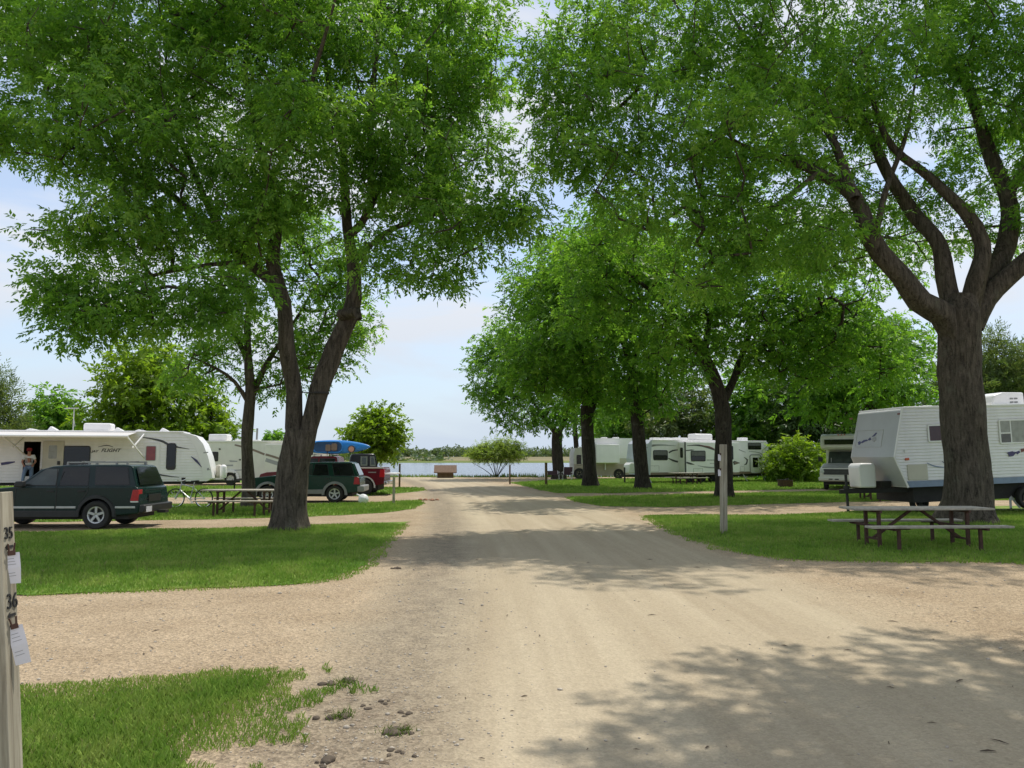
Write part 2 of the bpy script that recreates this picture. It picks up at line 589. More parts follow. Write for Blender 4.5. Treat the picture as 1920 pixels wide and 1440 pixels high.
xs = np.concatenate([np.linspace(-700, -60, 24), np.linspace(-55, -12, 44), np.arange(-11.8, 12, 0.11), np.linspace(12.5, 55, 44), np.linspace(60, 700, 24)])
ys = np.concatenate([np.linspace(-60, -2, 16), np.arange(-1.5, 14, 0.11), np.arange(14.2, 30, 0.35), np.linspace(30.5, 80, 60)])
grid_sheet("ground", M['dirt'], xs, ys, base_z)

lake = grid_sheet("lake", M['water'], np.linspace(-1500, 1500, 30), np.linspace(66, 340, 12), lambda X, Y: X * 0 - 0.55)


def far_z(X, Y):
    s = np.clip((Y - 316 - 26 * (vnoise(X * 0.012, X * 0 + 1.5, 2) - 0.5)) / 22, -1, 1)
    return -0.62 + 0.4 * s + np.clip((Y - 330) / 570, 0, 1) * 2.6


grid_sheet("far_field", M['field'], np.linspace(-1500, 1500, 160), np.concatenate([np.linspace(290, 360, 30), np.linspace(370, 1500, 30)]), far_z)
# dry land either side behind the camera and beyond the field, out to the horizon
grid_sheet("horizon_ground", M['field'], np.linspace(-5000, 5000, 20), np.linspace(1490, 5200, 8), lambda X, Y: X * 0 + 2.2)


def poly_px(pts, z=0.0):
    return np.array([[*G(u, v).xy] for u, v in pts])


def rough_outline(poly, amp, seed, near=0.06, inset=0.0):
    """walk the outline in short steps and push it in and out by noise"""
    outp = []
    n = len(poly)
    q_ = np.roll(poly, -1, 0)
    sg = np.sign(np.sum(poly[:, 0] * q_[:, 1] - q_[:, 0] * poly[:, 1]))
    for i in range(n):
        a, b = poly[i], poly[(i + 1) % n]
        dist = max(2.0, np.hypot(*(a + b) / 2))
        step = max(near, 0.013 * dist)
        k = int(max(1, min(400, np.hypot(*(b - a)) / step)))
        nrm = np.array([b[1] - a[1], a[0] - b[0]]); nrm = nrm / (np.hypot(*nrm) + 1e-9)
        for j in range(k):
            p = a + (b - a) * j / k
            if np.hypot(*p) < 60:
                o_ = (vnoise(p[0] * 1.3, p[1] * 1.3, seed) - 0.5) * 2 * amp + (vnoise(p[0] * 6, p[1] * 6, seed + 1) - 0.5) * amp * 0.9
                p = p + nrm * (o_ - sg * inset)
            outp.append(p)
    return np.array(outp)


def inside(poly, x, y):
    c = np.zeros(len(x), bool)
    px, py = poly[:, 0], poly[:, 1]
    qx, qy = np.roll(px, -1), np.roll(py, -1)
    for a, b, c2, d in zip(px, py, qx, qy):
        if b == d: continue
        hit = ((b > y) != (d > y)) & (x < (c2 - a) * (y - b) / (d - b) + a)
        c ^= hit
    return c


def edge_dist(poly, x, y):
    """distance to a coarse outline"""
    best = np.full(len(x), 1e9)
    for (a, b), (c, d) in zip(poly, np.roll(poly, -1, 0)):
        vx, vy = c - a, d - b
        l2 = vx * vx + vy * vy + 1e-9
        t = np.clip(((x - a) * vx + (y - b) * vy) / l2, 0, 1)
        best = np.minimum(best, np.hypot(x - a - t * vx, y - b - t * vy))
    return best


LAWNS = {
    'near_left': [(-700, 1330), (-200, 1300), (40, 1288), (150, 1280), (300, 1270), (450, 1260), (545, 1254), (585, 1262), (560, 1285), (520, 1320), (490, 1350), (450, 1378), (430, 1410), (425, 1440), (440, 1550), (420, 2100), (-2600, 2100)],
    'left': [(-800, 1135), (20, 1119), (200, 1115), (400, 1107), (560, 1098), (640, 1087), (690, 1069), (715, 1045), (735, 1015), (755, 992), (772, 978), (700, 980), (600, 984), (500, 989), (400, 991), (250, 993), (100, 997), (-800, 1004)],
    'left_second': [(-700, 981), (100, 979), (240, 977), (400, 974), (520, 971), (640, 967), (720, 962), (775, 955), (797, 944), (790, 938), (740, 940), (690, 943), (560, 945), (400, 945), (200, 946), (-700, 950)],
    'left_third': [(-900, 936), (300, 933), (500, 932), (690, 930.5), (750, 925), (800, 920), (795, 915), (740, 914), (690, 913), (600, 912), (300, 912), (-1200, 912)],
    'left_far': [(-4000, 906), (200, 906), (560, 905), (700, 904), (725, 902), (690, 899), (500, 897), (-4000, 897)],
    'right': [(1200, 968), (1300, 965), (1450, 966), (1560, 962), (1650, 956), (1720, 950), (1920, 948), (3000, 948), (3000, 1062), (1920, 1058), (1750, 1056), (1600, 1056), (1480, 1052), (1400, 1042), (1340, 1030), (1290, 1012), (1230, 986)],
    'right_second': [(1058, 932), (1150, 930.5), (1250, 928.5), (1400, 925), (1560, 921), (1760, 918), (3200, 916), (3200, 936), (1700, 939), (1560, 942.5), (1400, 947), (1250, 951.5), (1130, 950), (1075, 941)],
    'right_third': [(955, 905.5), (985, 912), (1012, 919.5), (1045, 925), (1150, 925), (1250, 923), (1400, 920), (1560, 916.5), (3200, 911), (3400, 896), (1300, 896), (1060, 899)],
}
lawn_polys = {}
for i, (nm, pts) in enumerate(LAWNS.items()):
    base = poly_px(pts)
    far = np.median(base[:, 1])
    outl = rough_outline(base, 0.13 if far < 30 else 0.18, 20 + i, inset=0.17 if far < 24 else 0.08)
    if nm == 'near_left':
        outl = rough_outline(poly_px([(u - ((120 if v > 1330 else 60) if 400 < u < 600 else 0), v + (14 if v < 1300 else 0)) for u, v in pts]), 0.20, 20, inset=.05)
    lawn_polys[nm] = (base, outl)
    bm = bmesh.new()
    zz = 0.0085 + 0.002 * (i % 2)
    vs = [bm.verts.new((p[0], p[1], zz)) for p in outl]
    es = [bm.edges.new((vs[k], vs[(k + 1) % len(vs)])) for k in range(len(vs))]
    bmesh.ops.triangle_fill(bm, use_beauty=True, use_dissolve=False, edges=es)
    bmesh.ops.recalc_face_normals(bm, faces=bm.faces)
    if bm.faces and sum(f.normal.z for f in bm.faces) < 0:
        bmesh.ops.reverse_faces(bm, faces=bm.faces)
    me = bpy.data.meshes.new("lawn"); bm.to_mesh(me); bm.free()
    link("lawn", me, None, M['lawn'])['kind'] = 'structure'


def blades(name, nm, dens, height, width, seed, ymax, mat, xlim=14, spread=0.0):
    rng = np.random.default_rng(seed)
    base, outl = lawn_polys[nm]
    x0, y0 = base.min(0) - spread; x1, y1 = base.max(0) + spread
    y0 = max(y0, 2.6); y1 = min(y1, ymax); x0 = max(x0, -xlim); x1 = min(x1, xlim)
    n = int((x1 - x0) * (y1 - y0) * dens)
    x = rng.uniform(x0, x1, n); y = rng.uniform(y0, y1, n)
    vis = (np.abs(x) < 0.70 * y + 0.4)
    x, y = x[vis], y[vis]
    ok = inside(base, x, y)
    d = edge_dist(base, x, y)
    xr_, yr_ = x * 0.8 + y * 0.6, y * 0.8 - x * 0.6
    patch = vnoise(xr_ * 2.1, yr_ * 2.1, seed) * 0.4 + vnoise(x * 5.3 + 9, y * 4.9, seed + 1) * 0.3 + vnoise(xr_ * 13, yr_ * 13, seed + 2) * 0.3
    wear = np.clip((x + 2.3) / 0.7, 0, 1) * (y < 8)
    keep = np.where(ok, (d > 0.12 + 0.42 * wear) | (patch > (0.50 - 0.42 * d) * (0.35 + 0.65 * wear)), (d < spread * (0.16 + 0.84 * wear)) & (patch > 0.54 + 0.26 * d / max(spread, 1e-3)))
    x, y, patch = x[keep], y[keep], patch[keep]
    n = len(x)
    tall = 0.75 + 0.6 * vnoise(x * 0.9, y * 0.9, seed + 3)
    de = edge_dist(base, x, y)
    h = height * rng.uniform(0.45, 1.2, n) * tall * np.clip(0.45 + de * 1.1, 0.45, 1)
    a = rng.uniform(0, 2 * np.pi, n)
    lean = rng.uniform(0.1, 0.75, n) * h
    b = rng.uniform(0, 2 * np.pi, n)
    w = width * rng.uniform(0.6, 1.3, n)
    z0 = np.full(n, 0.008)
    p0 = np.stack([x - np.cos(a) * w, y - np.sin(a) * w, z0], 1)
    p1 = np.stack([x + np.cos(a) * w, y + np.sin(a) * w, z0], 1)
    mx_, my_ = x + np.cos(b) * lean * 0.35, y + np.sin(b) * lean * 0.35
    p2 = np.stack([mx_ + np.cos(a) * w * 0.7, my_ + np.sin(a) * w * 0.7, z0 + h * 0.62], 1)
    p3 = np.stack([x + np.cos(b) * lean, y + np.sin(b) * lean, z0 + h], 1)
    v = np.stack([p0, p1, p2, p3], 1).reshape(-1, 3)
    f = np.arange(n * 4).reshape(n, 4)
    o = link(name, np_mesh(name, v, f), None, mat)
    o['kind'] = 'stuff'
    return o


blades("grass", 'near_left', 4600, 0.058, 0.0040, 1, 8, M['blade'], 6, 0.75)
blades("grass", 'left', 1000, 0.060, 0.0085, 2, 21, M['blade'], 15, 0.6)
blades("grass", 'right', 600, 0.065, 0.011, 3, 26, M['blade'], 18, 0.9)
blades("grass", 'left_second', 230, 0.075, 0.018, 4, 33, M['blade'], 22, 0.3)
blades("grass", 'right_second', 200, 0.08, 0.020, 5, 44, M['blade'], 30, 0.3)
blades("grass", 'right_third', 60, 0.10, 0.035, 6, 68, M['blade'], 42, 0.3)
blades("grass", 'left_third', 60, 0.10, 0.035, 7, 55, M['blade'], 40, 0.3)

# reeds along the near bank and the rough grass at the water's edge
rng = np.random.default_rng(11)
n = 16000
x = rng.uniform(-50, 60, n); y = SHORE - 1.2 + rng.uniform(0, 3.2, n) + 1.6 * vnoise(x * 0.15, x * 0 + 3.3, 4)
k = vnoise(x * 0.8, y * 0.8, 5) > 0.28
x, y = x[k], y[k]; n = len(x)
h = rng.uniform(0.15, 0.42, n) * (0.5 + 0.9 * vnoise(x * 0.35, y * 0.3, 9))
a = rng.uniform(0, np.pi, n); w = 0.045
z0 = base_z(x, y) - 0.02
v = np.stack([np.stack([x - w * np.cos(a), y - w * np.sin(a), z0], 1), np.stack([x + w * np.cos(a), y + w * np.sin(a), z0], 1),
              np.stack([x + rng.normal(0, .08, n), y + rng.normal(0, .08, n), z0 + h], 1)], 1).reshape(-1, 3)
o = link("reeds", np_mesh("reeds", v, np.arange(n * 3).reshape(n, 3)), None, M['reed']); o['kind'] = 'stuff'

# loose stones on the gravel and along the shoulder
M['stone'] = paint("pale_stone", (0.42, 0.37, 0.30), 0.9, 0.35, 40)
ico = bmesh.new(); bmesh.ops.create_icosphere(ico, subdivisions=1, radius=1)
iv = np.array([vv.co[:] for vv in ico.verts]); ifc = np.array([[q.index for q in ff.verts] for ff in ico.faces]); ico.free()
rng = np.random.default_rng(5)
n = 26000
y = 3.2 + 11 * rng.random(n) ** 1.8; x = rng.uniform(-0.72, 0.72, n) * y
xcen = x + 0.002 * y * y - 1.6
pk = np.exp(-((xcen + 2.5) / 0.75) ** 2) + 0.05 + 0.45 * (xcen < -3.0) + 0.4 * (xcen > 3.2) * (y > 8)
k = (rng.random(n) < pk) & ~inside(lawn_polys['near_left'][0], x, y) & ~inside(lawn_polys['left'][0], x, y) & ~inside(lawn_polys['right'][0], x, y)
x, y = x[k], y[k]; n = len(x)
s = rng.lognormal(-5.45, 0.55, n).clip(0.0025, 0.026)
sc3 = np.stack([s * rng.uniform(0.7, 1.4, n), s * rng.uniform(0.7, 1.4, n), s * rng.uniform(0.4, 0.8, n)], 1)
v = (iv[None] * sc3[:, None] * rng.uniform(0.85, 1.15, (n, len(iv), 1)) + np.stack([x, y, base_z(x, y) + s * 0.25], 1)[:, None]).reshape(-1, 3)
f = (ifc[None] + (np.arange(n) * len(iv))[:, None, None]).reshape(-1, 3)
o = link("gravel", np_mesh("gravel", v, f), None, M['stone']); o['kind'] = 'stuff'

# fallen twigs and leaf scraps on the gravel
rng = np.random.default_rng(15)
mbv, mbf = [], []
for k in range(230):
    yy = 3.4 + 12 * rng.random() ** 1.3; xx = rng.uniform(-.68, .68) * yy
    a = rng.uniform(0, 6.28); l = rng.lognormal(-4.0, .6); w_ = min(.012, l * rng.uniform(.10, .5)); h_ = .004
    l = min(l, .055)
    dx, dy = math.cos(a) * l, math.sin(a) * l; nx_, ny_ = -math.sin(a) * w_ / 2, math.cos(a) * w_ / 2
    z_ = .007
    b = len(mbv)
    mbv += [(xx - dx - nx_, yy - dy - ny_, z_), (xx - dx + nx_, yy - dy + ny_, z_), (xx + dx + nx_, yy + dy + ny_, z_), (xx + dx - nx_, yy + dy - ny_, z_), (xx, yy, z_ + h_ + w_ * .5)]
    mbf += [(b, b + 1, b + 4), (b + 1, b + 2, b + 4), (b + 2, b + 3, b + 4), (b + 3, b, b + 4)]
M['litter'] = paint("dry_leaf_litter", (0.10, 0.072, 0.045), 0.9, 0.4, 6)
o = link("leaf_litter", np_mesh("leaf_litter", np.array(mbv), np.array(mbf)), None, M['litter']); o['kind'] = 'stuff'


def base_grass(u, v, r, n, seed):
    """longer grass the mower leaves round a trunk"""
    rng = np.random.default_rng(seed); g = G(u, v)
    a = rng.uniform(0, 6.28, n); rr_ = r * (1 + np.abs(rng.normal(size=n)) * .22)
    x = g.x + np.cos(a) * rr_; y = g.y + np.sin(a) * rr_
    h = rng.uniform(.06, .17, n); b_ = rng.uniform(0, 6.28, n); le = rng.uniform(.1, .7, n) * h; w_ = .011
    vv = np.stack([np.stack([x - w_ * np.cos(b_), y - w_ * np.sin(b_), x * 0], 1), np.stack([x + w_ * np.cos(b_), y + w_ * np.sin(b_), x * 0], 1), np.stack([x + np.sin(b_) * le, y + np.cos(b_) * le, h], 1)], 1).reshape(-1, 3)
    o = link("grass", np_mesh("grass", vv, np.arange(n * 3).reshape(n, 3)), None, M['blade']); o['kind'] = 'stuff'


base_grass(541, 995, .50, 700, 61); base_grass(1815, 980, .80, 900, 62); base_grass(1357, 1003, .10, 120, 63); base_grass(1359, 933, .52, 400, 64)

# ------------------------------------------------------------------ trees
def resample(pts, rads, step):
    """smooth a control polyline (Catmull-Rom) and resample it"""
    p = [np.array(q, float) for q in pts]
    p = [2 * p[0] - p[1]] + p + [2 * p[-1] - p[-2]]
    op, orr = [], []
    for i in range(1, len(p) - 2):
        L_ = np.linalg.norm(p[i + 1] - p[i]); k = max(1, int(L_ / step))
        for j in range(k):
            t = j / k
            q = 0.5 * ((2 * p[i]) + (-p[i - 1] + p[i + 1]) * t + (2 * p[i - 1] - 5 * p[i] + 4 * p[i + 1] - p[i + 2]) * t * t + (-p[i - 1] + 3 * p[i] - 3 * p[i + 1] + p[i + 2]) * t ** 3)
            op.append(q); orr.append(rads[i - 1] * (1 - t) + rads[i] * t)
    op.append(p[-2]); orr.append(rads[-1])
    return np.array(op), np.array(orr)


def trunk_tube(V, F, pts, rad, n, rng, flare=False):
    """limb with slightly irregular section; appended to V, F lists (quads)"""
    base = sum(len(a) for a in V)
    ref = np.array([1.0, 0, 0])
    m = len(pts)
    ph = rng.uniform(0, 6.28, 4)
    vs = np.zeros((m, n, 3))
    for i in range(m):
        d = pts[min(i + 1, m - 1)] - pts[max(i - 1, 0)]; d = d / (np.linalg.norm(d) + 1e-9)
        a = ref - d * ref.dot(d); a /= np.linalg.norm(a) + 1e-9
        b = np.cross(d, a); ref = a
        t = np.arange(n) * 2 * np.pi / n
        z = pts[i][2]
        k = 1 + 0.06 * np.sin(3 * t + ph[0] + z * 0.9) + 0.05 * np.sin(5 * t + ph[1] - z * 1.7) + 0.03 * np.sin(2 * t + ph[2] + z * 3)
        if flare and n > 30:
            k = k + 0.07 * (vnoise(np.abs(t - np.pi) * 5.5, np.full(n, z * 1.1 + ph[0]), 77) - 0.5) + 0.06 * (vnoise(np.abs(t - np.pi) * 12 + 9, np.full(n, z * 2.4), 78) - 0.5)
        if flare and z < 1.0:
            fl = max(0.0, 1 - z / 0.9) ** 2
            k = k + fl * (0.30 + 0.22 * np.sin(5 * t + ph[3]) + 0.10 * np.sin(3 * t + ph[1]))
        vs[i] = pts[i] + (np.cos(t)[:, None] * a + np.sin(t)[:, None] * b) * (rad[i] * k)[:, None]
    i0 = base + np.arange(m * n).reshape(m, n)
    f = np.stack([i0[:-1], np.roll(i0[:-1], -1, 1), np.roll(i0[1:], -1, 1), i0[1:]], -1).reshape(-1, 4)
    V.append(vs.reshape(-1, 3)); F.append(f)


def leaf_cloud(C, rc, per, L_, W_, rng, flat=0.6, droop=0.25, up=1.0, nl=8):
    """clumps of leafy sprays: each spray is a short twig with leaves to either side"""
    n = len(C)
    reps = np.maximum(1, (per / nl * (rc / rc.mean()) ** 2).astype(int))
    idx = np.repeat(np.arange(n), reps); m = len(idx)
    d = rng.normal(size=(m, 3)); d /= np.linalg.norm(d, axis=1)[:, None]
    off = d * (rng.random(m) ** 0.45 * rc[idx])[:, None]; off[:, 2] *= flat
    org = C[idx] + off
    ax = d * np.array([1, 1, 0.45]) + rng.normal(size=(m, 3)) * 0.45 + np.array([0, 0, -droop])
    ax /= np.linalg.norm(ax, axis=1)[:, None]
    nn = rng.normal(size=(m, 3)) * 0.5 + np.array([0, 0, up])
    sd = np.cross(nn, ax); sd /= np.linalg.norm(sd, axis=1)[:, None] + 1e-9
    nn = np.cross(ax, sd)
    t = np.arange(nl) / nl
    sgn = np.where(np.arange(nl) % 2, 1.0, -1.0); sgn[-1] = 0.0
    Ls = L_ * 2.0 * rng.uniform(0.7, 1.3, m)
    pos = org[:, None] + ax[:, None] * (t[None] * Ls[:, None])[..., None] - np.array([0, 0, 1.0]) * (t[None] ** 2 * Ls[:, None] * droop * 0.6)[..., None]
    a = ax[:, None] * 0.75 + sd[:, None] * (sgn * 0.85)[None, :, None] + rng.normal(size=(m, nl, 3)) * 0.28 + np.array([0, 0, -droop * 0.5])
    a = a.reshape(-1, 3); a /= np.linalg.norm(a, axis=1)[:, None]
    q = np.repeat(nn, nl, 0) + rng.normal(size=(m * nl, 3)) * 0.30
    s = np.cross(q, a); s /= np.linalg.norm(s, axis=1)[:, None] + 1e-9
    q = np.cross(a, s)
    pos = pos.reshape(-1, 3)
    M_ = m * nl
    k = rng.uniform(0.6, 1.25, M_)[:, None]
    l = L_ * k; w = W_ * k * rng.uniform(0.8, 1.2, (M_, 1))
    v = np.stack([pos, pos + a * l * 0.42 + s * w * 0.5 + q * w * 0.16, pos + a * l - q * l * 0.12, pos + a * l * 0.42 - s * w * 0.5 + q * w * 0.16], 1)
    return v.reshape(-1, 3), np.arange(M_ * 4).reshape(M_, 4)


def sample_blobs(blobs, npts, rng, shell=0.45):
    vol = np.array([(b[3] * b[4] * b[5]) ** 0.75 * (b[6] if len(b) > 6 else 1) for b in blobs]); cnt = np.maximum(3, (npts * vol / vol.sum()).astype(int))
    C = []
    for b, k in zip(blobs, cnt):
        d = rng.normal(size=(k, 3)); d /= np.linalg.norm(d, axis=1)[:, None]
        r = rng.random(k) ** shell
        # lumpy radius so that the outline is uneven
        lump = 0.80 + 0.32 * vnoise(np.arctan2(d[:, 1], d[:, 0]) * 2.2 + b[0], d[:, 2] * 3.2 + b[2], int(abs(b[1]) * 7) + 1)
        C.append(np.array(b[:3]) + d * (r * lump)[:, None] * np.array(b[3:6]))
    return np.concatenate(C)


def make_tree(name, label, D, limbs, blobs, npts, per, leaf, rc=0.6, mat='ash', bark='bark', seed=1, group=None, sides=12,
              twig=0.0075, shell=0.45, flat=0.6, droop=0.25, up=1.0, zmin=None, cat="tree", crown_name="crown", trunk_name="trunk", step=0.35, keep=None, twsides=4):
    """limbs: list of [(point, radius), ...] with world points, first one starts at the ground; blobs: world ellipsoids"""
    rng = np.random.default_rng(seed)
    org = np.array(limbs[0][0][0], float); org[2] = 0 if zmin is None else zmin
    T = thing(name, label, cat, tuple(org), 0, group)
    V, F = [], []
    nodes, nrad, par, fixed = [], [], [], []
    for li, lb in enumerate(limbs):
        pts, rad = resample([np.array(p, float) - org for p, r in lb], [r for p, r in lb], step if li else (0.09 if sides > 30 else 0.16))
        if li:
            # a living limb is never ruler-straight
            w = np.stack([vnoise(np.arange(len(pts)) * 0.35 + li * 7, np.full(len(pts), 0.5 + j), seed + li) - 0.5 for j in range(3)], 1)
            pts = pts + w * np.minimum(0.35, rad * 1.2)[:, None] * np.clip(np.arange(len(pts)) / 4, 0, 1)[:, None]
        trunk_tube(V, F, pts, rad, sides if li == 0 else max(6, min(16, sides - 3)), rng, flare=(li == 0))
        b0 = len(nodes)
        for i, (p, r) in enumerate(zip(pts, rad)):
            nodes.append(p); nrad.append(r); fixed.append(True)
            par.append(b0 + i - 1 if i else -1)
    C = sample_blobs([(b[0] - org[0], b[1] - org[1], b[2] - org[2], *b[3:]) for b in blobs], npts, rng, shell)
    if keep is not None:
        C = C[keep(C + org)]
    # connect every clump to the nearest wood, nearest first
    cap_n = len(nodes) + len(C) * 10
    A = np.zeros((cap_n, 3)); A[:len(nodes)] = nodes; used = len(nodes)
    par = list(par); nlimb = used
    ok = A[:used, 2] > (C[:, 2].min() - 1.0 if len(C) else 0)
    block = np.zeros(cap_n, bool); block[:used] = ~ok
    dmin = np.array([np.min(np.linalg.norm(A[:used][~block[:used]] - c, axis=1)) for c in C])
    leafcount = np.zeros(cap_n)
    for ci in np.argsort(dmin):
        c = C[ci]
        dv = A[:used] - c
        dist = np.sqrt((dv ** 2).sum(1)) + np.maximum(0, dv[:, 2]) * 0.5 + block[:used] * 1e3
        j = int(dist.argmin())
        p0 = A[j]
        L_ = np.linalg.norm(c - p0); k = int(np.clip(L_ / 0.55, 1, 9))
        sag = np.array([rng.normal() * 0.10, rng.normal() * 0.10, 0.14]) * L_
        prev = j
        for q in range(1, k + 1):
            t = q / k
            A[used] = p0 + (c - p0) * t + sag * 4 * t * (1 - t) * 0.6
            par.append(prev); prev = used; used += 1
        leafcount[prev] += 1
    cnt = leafcount[:used].copy()
    for i in range(used - 1, nlimb - 1, -1):
        cnt[par[i]] += cnt[i]
    i = np.arange(nlimb, used)
    if len(i):
        ra = np.minimum(0.075, twig * np.sqrt(cnt[i]) + twig * 0.35)
        pi_ = np.array(par)[i]
        rp_ = np.where(pi_ >= nlimb, np.minimum(0.075, twig * np.sqrt(np.maximum(cnt[pi_], 1)) + twig * 0.35), ra * 1.1)
        a, b = A[pi_], A[i]
        d = b - a; d /= np.linalg.norm(d, axis=1)[:, None] + 1e-9
        up_ = np.where(np.abs(d[:, 2:3]) > 0.9, np.array([[1.0, 0, 0]]), np.array([[0, 0, 1.0]]))
        u = np.cross(d, up_); u /= np.linalg.norm(u, axis=1)[:, None] + 1e-9
        w = np.cross(d, u)
        ns = twsides
        th = np.arange(ns) * 2 * np.pi / ns
        circ = np.cos(th)[None, :, None] * u[:, None] + np.sin(th)[None, :, None] * w[:, None]
        va = a[:, None] + circ * rp_[:, None, None]; vb = b[:, None] + circ * ra[:, None, None]
        vv = np.concatenate([va, vb], 1).reshape(-1, 3)
        b0 = sum(len(x) for x in V) + np.arange(len(i))[:, None] * 2 * ns
        kk = np.arange(ns); k2 = (kk + 1) % ns
        f = np.stack([b0 + kk, b0 + k2, b0 + ns + k2, b0 + ns + kk], -1).reshape(-1, 4)
        V.append(vv); F.append(f)
    link(trunk_name, np_mesh(trunk_name, np.concatenate(V), np.concatenate(F), True), T, M[bark])
    rcs = rc * rng.uniform(0.55, 1.45, len(C))
    lv, lf = leaf_cloud(C, rcs, per, leaf[0], leaf[1], rng, flat, droop, up)
    link(crown_name, np_mesh(crown_name, lv, lf), T, M[mat])
    return T


def px_limb(pts, D, dys, rads):
    """photo polyline -> world points at depth D + dy"""
    return [(tuple(P(u, v, D + dy)), r) for (u, v), dy, r in zip(pts, dys, rads)]


def px_blob(u, v, ru, rv, D, dy=0.0, ry=None, w=1.0):
    k = (D + dy) / FPX
    c = P(u, v, D + dy)
    return (c.x, c.y, c.z, ru * k, ry if ry else ru * k, rv * k, w)


def ground_limb(u, v, pts, dys, rads):
    g = G(u, v); D = g.y
    return [((g.x, g.y, -0.05), rads[0])] + px_limb(pts, D, dys, rads[1:]), D


# --- the forked ash by the road, left
l0, D = ground_limb(541, 995, [(543, 940), (548, 880), (556, 840), (562, 805)], [0, 0, 0, 0], [0.40, 0.37, 0.36, 0.37, 0.33])
ash_left_D = D
limbs = [l0,
         px_limb([(560, 850), (553, 800), (551, 735), (546, 640), (530, 565), (508, 500), (518, 425), (505, 350), (470, 200), (455, 60)], D, [0, 0, 0, -.1, -.2, -.4, -.2, .3, .9, 1.6], [.22, .21, .20, .19, .18, .165, .13, .11, .07, .03]),
         px_limb([(568, 850), (580, 800), (605, 735), (628, 650), (650, 590), (660, 520), (652, 420), (645, 300), (620, 180), (600, 40)], D, [0, 0, .1, .2, .3, .3, .5, .9, 1.4, 1.9], [.22, .22, .24, .24, .22, .17, .13, .10, .07, .03]),
         px_limb([(529, 570), (512, 532), (470, 495), (425, 455), (340, 380), (270, 315), (195, 190), (130, 80)], D, [-.2, -.3, -.3, -.2, 0, .3, .6, .9], [.16, .14, .12, .105, .085, .07, .045, .015]),
         px_limb([(430, 462), (390, 390), (345, 280), (300, 190), (260, 60)], D, [-.2, .1, .6, 1.1, 1.6], [.09, .085, .07, .05, .02]),
         px_limb([(655, 440), (692, 390), (697, 215), (705, 100), (720, -40)], D, [.4, .2, -.2, -.6, -1.0], [.11, .09, .08, .06, .02]),
         px_limb([(690, 400), (740, 300), (800, 180), (860, 60)], D, [-.2, .6, 1.2, 1.8], [.075, .07, .05, .02]),
         px_limb([(660, 500), (720, 440), (820, 400), (930, 390)], D, [.3, 0, -.5, -.9], [.07, .07, .05, .02]),
         px_limb([(640, 590), (668, 585), (672, 600)], D, [.1, -.25, -.3], [.15, .12, .08]),
         px_limb([(465, 490), (360, 500), (250, 525), (180, 555)], D, [-.4, -.8, -1.2, -1.6], [.06, .05, .04, .015]),
         px_limb([(400, 430), (300, 440), (220, 442), (160, 450)], D, [-.2, 0, .3, .5], [.06, .05, .04, .015]),
         px_limb([(505, 345), (560, 230), (600, 100), (640, -40)], D, [.3, -1.2, -2.4, -3.2], [.075, .06, .045, .02])]
blobs = [px_blob(150, 150, 230, 190, D, -1.5, 3.0), px_blob(380, 60, 260, 230, D, 0.5, 4.4), px_blob(300, 300, 200, 110, D, -1.0, 3.2),
         px_blob(640, 60, 260, 250, D, 0.0, 4.6), px_blob(850, 120, 120, 180, D, 0.8, 3.2, 1.1), px_blob(800, 310, 160, 140, D, 0.0, 3.0),
         px_blob(560, 290, 190, 130, D, -1.6, 3.0), px_blob(450, 420, 120, 80, D, -1.2, 2.0), px_blob(230, 440, 170, 60, D, -1.6, 2.4, 1.2),
         px_blob(130, 545, 110, 55, D, -2.2, 1.8, 1.2), px_blob(270, 570, 150, 70, D, -2.2, 2.4, 1.1), px_blob(160, 610, 90, 28, D, -2.4, 1.2, 1.1), px_blob(400, 540, 100, 60, D, -2.4, 1.6),
         px_blob(860, 410, 150, 70, D, -1.0, 2.2, 1.1), px_blob(970, 400, 60, 32, D, -1.2, 1.2, 1.1), px_blob(800, 490, 110, 40, D, -1.4, 1.6, 1.1), px_blob(700, 470, 70, 50, D, -1.2, 1.2),
         px_blob(50, 40, 160, 110, D, -1, 2.6), px_blob(500, -170, 330, 140, D, 0.5, 4.0), px_blob(30, 260, 110, 75, D, -1.4, 2.0)]
ash_left = make_tree("ash_tree", "large forked ash tree on the left lawn with two leaning stems", D, limbs, blobs, 1080, 246, (0.130, 0.054), 0.60, 'ash', 'bark', 11,
          group="mature trees lining the gravel road", sides=56, flat=0.62, droop=0.38)
# strap tied round both stems
mb = MB()
o_ = ash_left.location
for (u, v, r) in ((552, 735, .19), (602, 737, .185)):
    c = P(u, v, D) - o_
    mb.lathe([(r + .0, -.03), (r + .016, -.02), (r + .016, .02), (r, .02)], (c.x, c.y, c.z), 'z', 20)
a_, b_ = P(552, 735, D - .2) - o_, P(606, 737, D - .2) - o_
mb.bar(a_.lerp(b_, .2), a_.lerp(b_, .8), 0.015, 0.022)
M['strap'] = paint("dark_strap", (0.03, 0.028, 0.025), 0.7)
mb.build("strap", M['strap'], ash_left)

